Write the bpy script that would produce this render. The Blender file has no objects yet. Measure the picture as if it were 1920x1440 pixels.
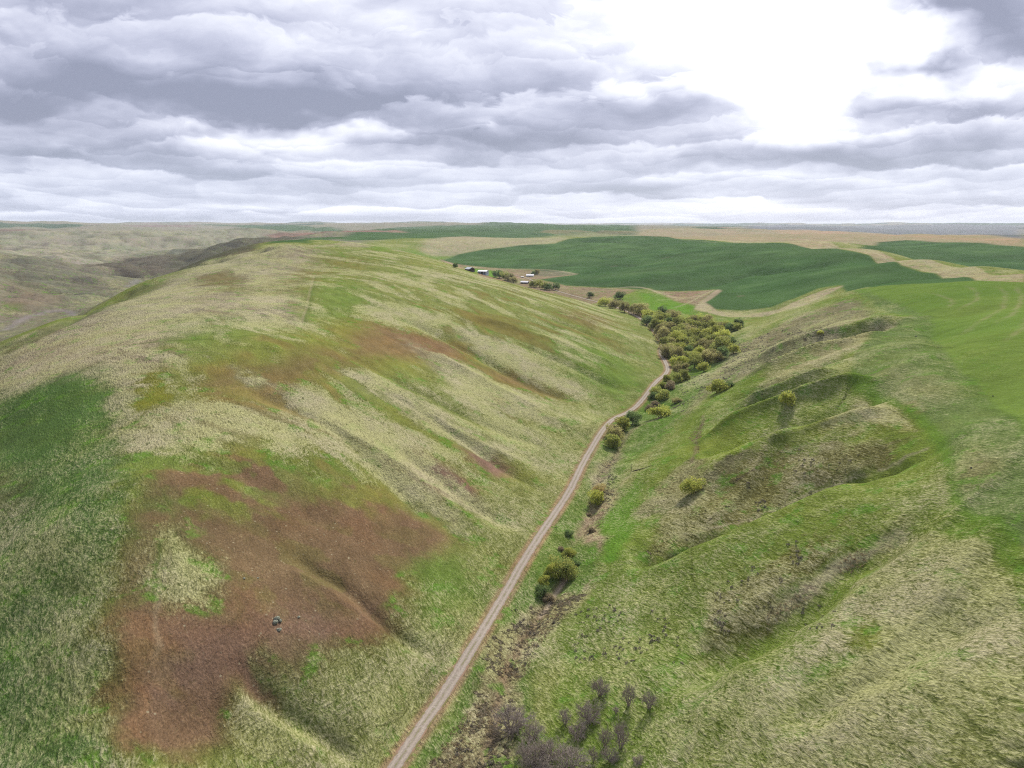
import bpy, bmesh, math, random
import numpy as np
from mathutils import Vector, Matrix

SC = bpy.context.scene
COL = SC.collection
R = math.radians
random.seed(7)
RNG = np.random.default_rng(11)

# ------------------------------------------------------------------ camera
PITCH = R(12.7)
F = 1333.0                       # focal length in photo pixels (1920 wide)
cp, sp = math.cos(PITCH), math.sin(PITCH)
cam_d = bpy.data.cameras.new('camera')
cam = bpy.data.objects.new('camera', cam_d)
COL.objects.link(cam)
cam.location = (0, 0, 0)         # heights are measured from the drone; the valley road lies 118 m below
cam.rotation_euler = (R(90) - PITCH, 0, 0)
cam_d.sensor_width = 36.0
cam_d.lens = F / 1920 * 36.0
cam_d.clip_start = 1.0
cam_d.clip_end = 120000.0
SC.camera = cam

SC.view_settings.view_transform = 'Standard'
SC.view_settings.look = 'None'
SC.view_settings.exposure = 0.36
SC.view_settings.gamma = 1.0
SC.cycles.use_denoising = False
SC.cycles.filter_width = 1.15
SC.cycles.max_bounces = 6
SC.cycles.volume_bounces = 0
SC.cycles.transparent_max_bounces = 8

# ------------------------------------------------------------------ sun
SUN_EL, SUN_AZ = R(38), R(22)    # azimuth east of the view direction (+Y)
sd = bpy.data.lights.new('sun', 'SUN')
sd.energy = 4.7
sd.angle = R(6)
sd.color = (1.0, 0.94, 0.82)
sun = bpy.data.objects.new('sun', sd)
COL.objects.link(sun)
sv = Vector((math.sin(SUN_AZ) * math.cos(SUN_EL), math.cos(SUN_AZ) * math.cos(SUN_EL), math.sin(SUN_EL)))
sun.rotation_euler = sv.to_track_quat('Z', 'Y').to_euler()
sun.location = sv * 500


# ------------------------------------------------------------------ node helper
class NT:
    def __init__(s, tree):
        s.t = tree
        s.n = tree.nodes
        s.l = tree.links

    def node(s, typ, **kw):
        n = s.n.new(typ)
        for k, v in kw.items():
            setattr(n, k, v)
        return n

    def put(s, sock, v):
        if isinstance(v, bpy.types.NodeSocket):
            s.l.new(v, sock)
        elif v is not None:
            if hasattr(sock.default_value, '__len__') and not hasattr(v, '__len__'):
                v = (v,) * len(sock.default_value)
            if hasattr(v, '__len__') and len(v) == 3 and len(sock.default_value) == 4:
                v = (*v, 1)
            sock.default_value = v

    def m(s, op, a, b=None, c=None, clamp=False):
        n = s.node('ShaderNodeMath', operation=op, use_clamp=clamp)
        s.put(n.inputs[0], a)
        if b is not None: s.put(n.inputs[1], b)
        if c is not None: s.put(n.inputs[2], c)
        return n.outputs[0]

    def v(s, op, a, b=None, scale=None):
        n = s.node('ShaderNodeVectorMath', operation=op)
        s.put(n.inputs[0], a)
        if b is not None: s.put(n.inputs[1], b)
        if scale is not None: s.put(n.inputs[3], scale)
        return n.outputs[1] if op in ('DOT_PRODUCT', 'LENGTH', 'DISTANCE') else n.outputs[0]

    def noise(s, vec, scale=1.0, detail=4.0, rough=0.5, dist=0.0, dim='3D', color=False):
        n = s.node('ShaderNodeTexNoise', noise_dimensions=dim)
        s.put(n.inputs['Vector'], vec)
        n.inputs['Scale'].default_value = scale
        n.inputs['Detail'].default_value = detail
        n.inputs['Roughness'].default_value = rough
        n.inputs['Distortion'].default_value = dist
        return n.outputs['Color' if color else 'Fac']

    def mapr(s, v, a, b, c=0.0, d=1.0, smooth=True):
        n = s.node('ShaderNodeMapRange', interpolation_type='SMOOTHSTEP' if smooth else 'LINEAR')
        s.put(n.inputs[0], v)
        for i, x in enumerate((a, b, c, d)):
            s.put(n.inputs[i + 1], x)
        return n.outputs[0]

    def mix(s, f, a, b, mode='MIX'):
        n = s.node('ShaderNodeMix', data_type='RGBA', blend_type=mode)
        s.put(n.inputs[0], f)
        s.put(n.inputs[6], a)
        s.put(n.inputs[7], b)
        return n.outputs[2]

    def ramp(s, f, stops, mode='LINEAR'):
        n = s.node('ShaderNodeValToRGB')
        n.color_ramp.interpolation = mode
        e = n.color_ramp.elements
        while len(e) < len(stops): e.new(0.5)
        for i, (p, c) in enumerate(stops):
            e[i].position = p
            e[i].color = (*c, 1) if len(c) == 3 else c
        s.put(n.inputs[0], f)
        return n.outputs[0]

    def sep(s, v):
        n = s.node('ShaderNodeSeparateXYZ')
        s.put(n.inputs[0], v)
        return n.outputs

    def comb(s, x, y, z=0.0):
        n = s.node('ShaderNodeCombineXYZ')
        for i, q in enumerate((x, y, z)): s.put(n.inputs[i], q)
        return n.outputs[0]

    def attr(s, name):
        n = s.node('ShaderNodeAttribute')
        n.attribute_name = name
        return n


# ------------------------------------------------------------------ sky: a Nishita sky almost closed by broken cloud
world = bpy.data.worlds.new('World')
SC.world = world
world.use_nodes = True
W = NT(world.node_tree)
W.n.clear()
tc = W.node('ShaderNodeTexCoord')
dirv = W.v('NORMALIZE', tc.outputs['Generated'])
dx, dy, dz = W.sep(dirv)
zz = W.m('MAXIMUM', dz, 0.0)
den = W.m('ADD', zz, 0.10)
P = W.comb(W.m('DIVIDE', dx, den), W.m('DIVIDE', dy, den), 0.0)      # where the ray meets the cloud layer
warp = W.v('SUBTRACT', W.noise(P, 0.8, 3, 0.5, color=True), (0.5, 0.5, 0.5))
Pw = W.v('ADD', P, W.v('SCALE', warp, scale=0.9))
big = W.noise(Pw, 0.42, 7, 0.52)
big2 = W.noise(W.v('ADD', Pw, (0.12, 0.55, 0.0)), 0.42, 7, 0.52)     # same clouds a little nearer the sun
# hand-placed cloud banks and openings, in (east, up) slopes seen looking along +Y
yq = W.m('MAXIMUM', dy, 0.05)
q = W.comb(W.m('DIVIDE', dx, yq), W.m('DIVIDE', dz, yq), 0.0)
qe = W.v('MULTIPLY', W.v('ADD', q, W.v('SCALE', warp, scale=0.05)), (5.2, 13.0, 1.0))
med = W.noise(qe, 1.0, 7, 0.52, .2)
med2 = W.noise(W.v('ADD', qe, (0.08, 0.30, 0.0)), 1.0, 7, 0.52, .2)
qn = W.v('SUBTRACT', W.noise(W.v('MULTIPLY', q, (5.0, 9.0, 1.0)), 1.0, 4, 0.55, color=True), (0.5, 0.5, 0.5))
qamp = W.mapr(dz, 0.0, 0.12, 0.15, 1.0)
qs = W.v('SCALE', W.v('MULTIPLY', qn, (0.24, 0.13, 0.0)), scale=qamp)
q = W.v('ADD', q, qs)


def sky_q(px, py):
    u, v = px - 960, py - 720
    Y = F * cp - v * sp
    return u / Y, (-F * sp - v * cp) / Y


SKY_BLOBS = [  # photo x, y, half width, half height, brightness change
    (1420, 50, 125, 75, .6), (1450, 80, 330, 150, .10), (1370, 60, 210, 110, .28), (1500, 150, 140, 60, 0.7), (1370, 0, 170, 60, .35), (1270, 70, 100, 55, .3), (1850, 170, 110, 26, .35), (1500, 205, 60, 22, .5), (1640, 120, 110, 50, .5),
    (1830, 30, 75, 30, -.6), (1900, 85, 60, 36, -.6), (1715, 138, 65, 18, -1.1), (1760, 20, 50, 20, -.4),
    (350, 190, 330, 42, -.55), (80, 170, 170, 55, -.42), (560, 215, 190, 26, -.45), (60, 60, 200, 70, -.08),
    (800, 282, 90, 16, -.45), (560, 335, 130, 12, -.30), (120, 285, 150, 12, -.25), (350, 300, 120, 10, -.15),
    (1060, 265, 130, 28, -.4), (1180, 200, 140, 24, -.38), (1280, 310, 120, 12, -.4), (1600, 285, 210, 16, -.5), (1850, 262, 90, 20, -.38), (1260, 345, 110, 9, -.25),
    (1340, 205, 130, 20, -.22), (1650, 210, 70, 18, -.35), (1800, 210, 110, 24, -.3),
    (600, 20, 250, 40, .10), (560, 262, 300, 10, .15), (560, 262, 200, 14, .22), (180, 218, 180, 14, .28), (1480, 330, 180, 10, .2), (500, 391, 200, 6, .45), (1150, 395, 250, 10, .25), (900, 250, 25, 12, .3), (1500, 390, 250, 10, .25),
    (150, 412, 300, 8, -.12), (700, 410, 160, 6, -.2),
]
acc = 0.0
for (bx, by, rx, ry, val) in SKY_BLOBS:
    c = sky_q(bx, by)
    d = W.v('MULTIPLY', W.v('SUBTRACT', q, (c[0], c[1], 0)), (F / rx, F / ry, 0))
    g = W.m('EXPONENT', W.m('MULTIPLY', W.v('DOT_PRODUCT', d, d), -0.7))
    acc = W.m('MULTIPLY_ADD', g, val, acc)
# cumulus rows: each cell has a bright crown and a flat grey base, cells shrink towards the horizon
cw = W.v('SUBTRACT', W.noise(W.v('MULTIPLY', q, (9.0, 20.0, 1.0)), 1.0, 6, 0.6, color=True), (0.5, 0.5, 0.5))
hx = W.m('MULTIPLY', W.m('DIVIDE', W.m('DIVIDE', dx, yq), W.m('ADD', zz, 0.10)), 1.0)
vy = W.m('MULTIPLY', W.m('LOGARITHM', W.m('ADD', zz, 0.05), math.e), 3.3)
cellp = W.v('ADD', W.comb(hx, vy), W.v('MULTIPLY', cw, (1.1, 1.0, 0.0)))
shades = []
for off, sc_v, wgt in ((0.0, 1.0, 0.34), (7.3, 2.3, 0.13)):
    vo_ = W.node('ShaderNodeTexVoronoi', voronoi_dimensions='2D', feature='SMOOTH_F1')
    W.put(vo_.inputs['Vector'], W.v('ADD', W.v('SCALE', cellp, scale=sc_v), (off, off, 0)))
    vo_.inputs['Scale'].default_value = 1.0
    vo_.inputs['Smoothness'].default_value = 0.22
    dlt = W.v('SUBTRACT', W.v('ADD', W.v('SCALE', cellp, scale=sc_v), (off, off, 0)), vo_.outputs['Position'])
    shades.append(W.m('MULTIPLY', W.sep(dlt)[1], wgt))
cells = W.m('ADD', *shades)
relief = W.m('ADD', W.m('MULTIPLY', W.m('SUBTRACT', big2, big), 0.5), cells)
relief2 = W.m('MULTIPLY', W.m('SUBTRACT', med, med2), 1.0)
B = W.m('ADD', W.m('MULTIPLY', W.m('SUBTRACT', 0.5, big), 0.80), 0.62)
B = W.m('ADD', B, W.m('MULTIPLY', W.m('SUBTRACT', 0.5, med), .45))
B = W.m('ADD', B, W.m('ADD', relief, relief2))
B = W.m('ADD', B, acc)
# thinner, brighter cloud towards the horizon
B = W.m('ADD', B, W.mapr(dz, 0.085, 0.0, 0.0, -0.07))
B = W.m('ADD', B, W.mapr(dz, 0.30, 0.60, 0.0, 0.25))
B = W.m('ADD', B, W.mapr(dy, 0.15, -0.5, 0.0, -0.55))       # unseen dark cloud added behind the camera to deepen shade on slopes facing it   # line above: sky over the view brightened to light the ground
cloud = W.ramp(W.m('DIVIDE', B, 1.6), [(0.0, (0.239, 0.254, 0.341)), (0.14, (0.304, 0.319, 0.420)), (0.28, (0.420, 0.435, 0.551)), (0.42, (0.580, 0.594, 0.711)), (0.58, (0.783, 0.797, 0.870)), (0.74, (0.986, 0.986, 1.015)), (1.0, (1.450, 1.435, 1.392))], 'B_SPLINE')
bluish = W.mapr(dz, 0.12, 0.004, 0.0, 0.6)
cloud = W.mix(bluish, cloud, W.mix(0.5, cloud, (.64, .74, .92)))
cloud10 = W.v('SCALE', cloud, scale=10.0)
sky = W.node('ShaderNodeTexSky', sky_type='NISHITA')
sky.sun_disc = False
sky.sun_elevation = SUN_EL
sky.sun_rotation = SUN_AZ
sky.altitude = 600
mixs = W.mix(0.93, sky.outputs[0], cloud10)
bg = W.node('ShaderNodeBackground')
W.put(bg.inputs[0], mixs)
bg.inputs[1].default_value = 0.10
wo = W.node('ShaderNodeOutputWorld')
W.l.new(bg.outputs[0], wo.inputs[0])
world.cycles.sampling_method = 'MANUAL'
world.cycles.sample_map_resolution = 512


# ------------------------------------------------------------------ numeric helpers
def _hash(ix, iy, seed):
    h = (ix.astype(np.int64) * 374761393 + iy.astype(np.int64) * 668265263 + seed * 974634777) & 0x7fffffff
    h = ((h ^ (h >> 13)) * 1274126177) & 0x7fffffff
    h = (h ^ (h >> 16)) & 0xffff
    return h.astype(np.float32) / 65535.0


def vnoise(x, y, seed=0):
    ix, iy = np.floor(x), np.floor(y)
    fx, fy = (x - ix).astype(np.float32), (y - iy).astype(np.float32)
    fx = fx * fx * (3 - 2 * fx)
    fy = fy * fy * (3 - 2 * fy)
    a, b = _hash(ix, iy, seed), _hash(ix + 1, iy, seed)
    c, d = _hash(ix, iy + 1, seed), _hash(ix + 1, iy + 1, seed)
    return (a * (1 - fx) + b * fx) * (1 - fy) + (c * (1 - fx) + d * fx) * fy


def fbm(x, y, scale, octv=4, seed=0, gain=0.5):
    s, a, t = 0.0, 1.0, 0.0
    x, y = x / scale, y / scale
    for o in range(octv):
        s = s + a * (vnoise(x, y, seed + o * 17) - 0.5)
        t += a
        a *= gain
        x, y = x * 2.03 + 5.1, y * 2.03 - 3.7
    return s / t * 2


def sst(x, a, b):
    t = np.clip((x - a) / (b - a), 0, 1)
    return t * t * (3 - 2 * t)


def at_height(px, py, Z):
    """the point of height Z that the photo shows at (px, py)"""
    u, v = px - 960, py - 720
    k = -Z / (F * sp + v * cp)
    return (k * u, k * (F * cp - v * sp), Z)


# ------------------------------------------------------------------ terrain: surveyed heights
CTRL = []
for t in [
    # valley road and creek
    (735, 1438, -118), (830, 1300, -118), (930, 1170, -117.5), (985, 1055, -117), (1050, 945, -116.5), (1100, 855, -116), (1148, 785, -115.3), (1212, 740, -114.8),
    (1250, 695, -114), (1237, 655, -113), (1221, 615, -112), (1174, 585, -111),
    (905, 1435, -119), (950, 1260, -119), (1060, 1090, -118.6), (1115, 950, -117.8), (1160, 835, -117), (1230, 770, -116.4), (1290, 700, -115), (1330, 660, -114), (1300, 610, -113), (1230, 590, -112),
    # left hill, nose and crest
    (200, 1400, -96), (230, 1200, -88), (250, 1000, -80), (250, 900, -75), (300, 700, -64), (400, 620, -56), (450, 560, -50), (600, 500, -41), (500, 520, -45),
    # left hill, west side
    (0, 1400, -99), (0, 1200, -95), (0, 1000, -89), (0, 800, -80), (0, 700, -74), (100, 1300, -94), (100, 1000, -82), (120, 720, -67),
    # left hill, flank above the road
    (700, 1350, -114), (500, 1350, -107), (350, 1380, -102), (700, 1200, -107), (500, 1200, -97.5), (850, 1150, -113), (600, 1000, -96), (400, 1000, -86), (850, 1000, -109), (920, 850, -105), (700, 850, -90), (500, 850, -79), (1000, 750, -104), (1080, 790, -109),
    (850, 700, -88), (700, 650, -71), (550, 650, -61), (1100, 680, -100), (1000, 620, -84), (900, 570, -68), (1150, 625, -99), (1100, 595, -92), (700, 520, -47), (800, 545, -57), (1000, 890, -112), (1170, 700, -109),
    # left hill, skyline
    (1174, 592, -110), (1100, 568, -95), (1000, 543, -80), (900, 517, -65), (830, 498, -55), (730, 470, -42), (600, 463, -36), (500, 468, -37), (400, 482, -44), (330, 508, -51), (250, 537, -58), (100, 602, -66), (0, 652, -71),
    # farm flat and valley beyond
    (985, 530, -108), (880, 508, -103), (840, 488, -94), (1060, 545, -109), (1130, 552, -109), (1000, 512, -105),
    # upland behind the left hill
    (900, 446, -52), (1040, 447, -50), (740, 452, -52), (800, 475, -80), (690, 460, -55), (640, 452, -50), (900, 435, -38), (1050, 425.5, -22), (1180, 425.5, -22), (800, 437, -40), (950, 425.5, -25),
    (550, 446, -50), (600, 438, -40), (500, 447, -60), (700, 432, -40),
    # western creek and its slopes
    (0, 618, -130), (60, 590, -131), (160, 560, -132), (253, 523, -134), (213, 499, -130), (350, 470, -122), (450, 450, -108),
    (450, 474, -84), (350, 492, -110), (300, 512, -128), (520, 458, -64),
    (200, 465, -90), (200, 446, -62), (330, 440, -52), (250, 432, -40), (100, 437, -45), (400, 440, -60), (0, 452, -72), (100, 460, -92), (470, 433, -45),
    (0, 471, -76), (110, 489, -96), (210, 511, -122), (100, 555, -116), (0, 530, -100), (0, 590, -126), (150, 540, -124), (60, 510, -98),
    # great green hillside
    (853, 495, -98), (990, 506, -103), (1083, 516, -100), (1133, 540, -105), (1260, 546, -103), (1340, 580, -107), (1387, 583, -105), (1447, 576, -98), (1493, 558, -88), (1573, 534, -72), (1747, 531, -61), (1830, 527, -57),
    (1340, 452.5, -50), (1160, 441.5, -40), (1040, 458, -63), (907, 469, -77), (1533, 462, -48), (1633, 480, -50), (1747, 512, -57), (1430, 456, -46),
    (1100, 480, -77), (1250, 490, -76), (1400, 500, -72), (1400, 545, -92), (1550, 500, -64), (1200, 520, -92), (1000, 485, -86), (1250, 465, -60),
    # tan ridge on the right and the field behind it
    (1920, 513, -46), (1830, 499, -47), (1747, 487, -47), (1650, 470, -46), (1560, 455, -42), (1500, 452, -41),
    (1920, 510, -72), (1920, 463, -52), (1700, 451, -50), (1645, 457, -60), (1760, 480, -68), (1800, 453, -47),
    (1400, 440, -50), (1300, 430, -36), (1600, 440, -62), (1750, 441, -72), (1920, 450, -75), (1500, 432, -50), (1900, 432, -85), (1650, 433, -80), (1350, 428, -40),
    # right plateau
    (1590, 546, -65), (1730, 596, -60), (1920, 700, -56), (1920, 600, -50), (1920, 541, -50), (1800, 560, -55), (1920, 850, -61), (1800, 700, -59), (1700, 650, -61),
    (1740, 810, -69), (1800, 970, -71), (1920, 1020, -67), (1600, 690, -67), (1640, 600, -64), (1840, 620, -57),
    # right flank
    (1450, 800, -87), (1300, 1000, -101), (1500, 1000, -87), (1400, 1300, -98), (1700, 1300, -83), (1920, 1440, -79), (1920, 1200, -73), (1600, 1150, -86), (1250, 1200, -108), (1150, 1350, -114), (1250, 1420, -110), (1600, 1440, -92), (1300, 850, -101), (1200, 900, -110),
    (1400, 720, -90), (1380, 660, -106), (1500, 640, -78), (1500, 760, -81), (1620, 900, -80), (1320, 760, -101), (1150, 1050, -113),
    # spur between the flank and the green hillside
    (1400, 613, -105), (1480, 589, -92), (1580, 558, -76), (1627, 542, -66), (1400, 595, -109),
]:
    CTRL.append(at_height(*t))
CTRL += [  # ground the photo does not show: behind crests, beside and below the frame
    (-350, 395, -92), (-400, 560, -98), (-450, 720, -100), (-520, 1000, -108), (-480, 1250, -100), (-420, 1400, -80), (-560, 600, -118), (-700, 800, -128),
    (60, 1050, -110), (120, 960, -111), (0, 1180, -107), (-80, 1300, -103), (-130, 1150, -78), (-200, 1500, -78), (-60, 1050, -98), (-320, 1290, -48), (-330, 1430, -72), (-410, 1190, -60), (-240, 1300, -60), (-470, 1080, -72),
    (620, 1050, -72), (760, 1200, -80), (900, 1500, -76), (640, 850, -72), (1000, 2000, -75),
    (300, 3400, -80), (0, 3200, -70), (1500, 4200, -95), (2500, 4000, -110),
    (-40, 60, -119), (-60, 0, -119), (-60, -120, -119), (40, 60, -100), (60, 20, -92), (90, 0, -80), (-90, 40, -104), (-120, 0, -102), (-150, 80, -100), (-240, 120, -118), (-330, 200, -125), (150, 60, -66), (200, 150, -58), (350, 300, -50),
    (800, 500, -55), (-600, 300, -140), (-1000, 700, -120), (-2500, 1500, -60), (1800, 900, -60), (2500, 2200, -70), (150, -150, -70), (-200, -150, -100), (0, -400, -100),
    (-6000, 5000, -50), (6000, 5000, -90),
]
for az in range(-60, 61, 10):
    for rr, zc in ((9000, {-60: -10, -50: -25, -40: 0, -30: -8, -20: -30, -10: -22, 0: -30, 10: -45, 20: -60, 30: -70, 40: -60, 50: -50, 60: -50}[az]), (17000, {-40: -10, -30: 8, -20: -22, -10: 0, 0: -45, 10: -60, 20: -50, 30: -30, 40: 0}.get(az, -30)), (40000, -50)):
        CTRL.append((rr * math.sin(R(az)), rr * math.cos(R(az)), zc))
CTRL = np.array(CTRL, dtype=np.float64)


def lp(x, y):
    return np.arctan2(x, y), np.log(np.maximum(np.hypot(x, y), 30.0))


ct, cs = lp(CTRL[:, 0], CTRL[:, 1])
n = len(CTRL)


def tps(r2):
    return np.where(r2 > 1e-12, 0.5 * r2 * np.log(np.maximum(r2, 1e-12)), 0.0)


A = np.zeros((n + 3, n + 3))
A[:n, :n] = tps((ct[:, None] - ct) ** 2 + (cs[:, None] - cs) ** 2) + np.eye(n) * 2e-4
A[:n, n], A[:n, n + 1], A[:n, n + 2] = 1, ct, cs
A[n:, :n] = A[:n, n:].T
SOL = np.linalg.solve(A, np.concatenate([CTRL[:, 2], [0, 0, 0]]))


def base_height(x, y):
    th, s = lp(x, y)
    th, s = th.ravel(), s.ravel()
    out = np.empty(th.size, np.float32)
    ctf, csf, w = ct.astype(np.float32), cs.astype(np.float32), SOL[:n].astype(np.float32)
    for i in range(0, th.size, 20000):
        a, b = th[i:i + 20000].astype(np.float32), s[i:i + 20000].astype(np.float32)
        r2 = (a[:, None] - ctf) ** 2 + (b[:, None] - csf) ** 2 + 1e-9
        out[i:i + 20000] = (0.5 * r2 * np.log(r2)) @ w + SOL[n] + SOL[n + 1] * a + SOL[n + 2] * b
    out = np.clip(out, -150, 25).reshape(x.shape)
    w = sst(np.abs(np.arctan2(x, y)), R(65), R(120))          # beside and behind the view: plain rolling ground
    return out * (1 - w) + (-100) * w


# grid: columns over azimuth (dense ahead), rows over log distance
tan_h = np.tan(R(38.5))
front = np.arctan(np.linspace(-tan_h, tan_h, 1060))
side = np.linspace(R(38.5), R(180), 90)[1:]
TH = np.concatenate([-side[::-1], front, side]).astype(np.float64)
seg = [np.linspace(np.log(30), np.log(95), 40, endpoint=False), np.linspace(np.log(95), np.log(420), 500, endpoint=False),
       np.linspace(np.log(420), np.log(3500), 560, endpoint=False), np.linspace(np.log(3500), np.log(60000), 200)]
LS = np.concatenate(seg)
NT_, NS_ = len(TH), len(LS)
# surveyed heights on a coarser grid, refined by cubic rows later
TG, SG = np.meshgrid(TH, LS)
GX, GY = np.exp(SG) * np.sin(TG), np.exp(SG) * np.cos(TG)
ci = np.unique(np.concatenate([np.arange(0, NT_, 4), [NT_ - 1]]))
cj = np.unique(np.concatenate([np.arange(0, NS_, 4), [NS_ - 1]]))
Hc = base_height(GX[np.ix_(cj, ci)], GY[np.ix_(cj, ci)]).astype(np.float64)


def cubic_up(Hc, xc, x):
    """Catmull-Rom style refinement along axis 0"""
    m = np.gradient(Hc, xc, axis=0)
    k = np.clip(np.searchsorted(xc, x) - 1, 0, len(xc) - 2)
    h = (xc[k + 1] - xc[k])[:, None]
    t = ((x - xc[k]) / (xc[k + 1] - xc[k]))[:, None]
    return ((2 * t ** 3 - 3 * t ** 2 + 1) * Hc[k] + (t ** 3 - 2 * t ** 2 + t) * h * m[k] + (-2 * t ** 3 + 3 * t ** 2) * Hc[k + 1] + (t ** 3 - t ** 2) * h * m[k + 1])


H = cubic_up(Hc, LS[cj], LS)
H = cubic_up(H.T.copy(), TH[ci], TH).T.copy()
GR = np.hypot(GX, GY)


def sample(x, y, G=None):
    """height of the ground at world x, y"""
    G = H if G is None else G
    x, y = np.asarray(x, float), np.asarray(y, float)
    th, s = lp(x, y)
    fi = np.interp(th, TH, np.arange(NT_))
    fj = np.interp(s, LS, np.arange(NS_))
    i, j = np.minimum(fi.astype(int), NT_ - 2), np.minimum(fj.astype(int), NS_ - 2)
    a, b = fi - i, fj - j
    return (G[j, i] * (1 - a) + G[j, i + 1] * a) * (1 - b) + (G[j + 1, i] * (1 - a) + G[j + 1, i + 1] * a) * b


def seen(px, py):
    """first point of the ground that the photo shows at (px, py)"""
    u, v = px - 960.0, py - 720.0
    d = np.array([u, F * cp - v * sp, -F * sp - v * cp])
    d /= math.hypot(d[0], d[1])
    t = np.exp(np.linspace(math.log(60), math.log(30000), 4000))
    dif = d[2] * t - sample(d[0] * t, d[1] * t)
    k = np.argmax(dif < 0)
    if dif[k] >= 0: k = len(t) - 1
    if k > 0:
        a, b = dif[k - 1], dif[k]
        tt = t[k - 1] + (t[k] - t[k - 1]) * (a / (a - b) if a != b else 0)
    else:
        tt = t[0]
    return float(d[0] * tt), float(d[1] * tt)


def poly_dist(X, Y, pts):
    """distance to a polyline and position along it (0..1)"""
    best = np.full(X.shape, 1e9, np.float32)
    along = np.zeros(X.shape, np.float32)
    L = [0.0]
    for a, b in zip(pts[:-1], pts[1:]): L.append(L[-1] + math.hypot(b[0] - a[0], b[1] - a[1]))
    for k, (a, b) in enumerate(zip(pts[:-1], pts[1:])):
        ex, ey = b[0] - a[0], b[1] - a[1]
        l2 = ex * ex + ey * ey + 1e-9
        t = np.clip(((X - a[0]) * ex + (Y - a[1]) * ey) / l2, 0, 1)
        d = np.hypot(X - a[0] - t * ex, Y - a[1] - t * ey)
        u = d < best
        best = np.where(u, d, best)
        along = np.where(u, (L[k] + t * math.sqrt(l2)) / L[-1], along)
    return best, along


def smooth_line(pts, step=None, it=2):
    for _ in range(it):
        q_ = [pts[0]]
        for a, b in zip(pts[:-1], pts[1:]):
            q_ += [(a[0] * .75 + b[0] * .25, a[1] * .75 + b[1] * .25), (a[0] * .25 + b[0] * .75, a[1] * .25 + b[1] * .75)]
        q_.append(pts[-1])
        pts = q_
    return pts


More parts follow.
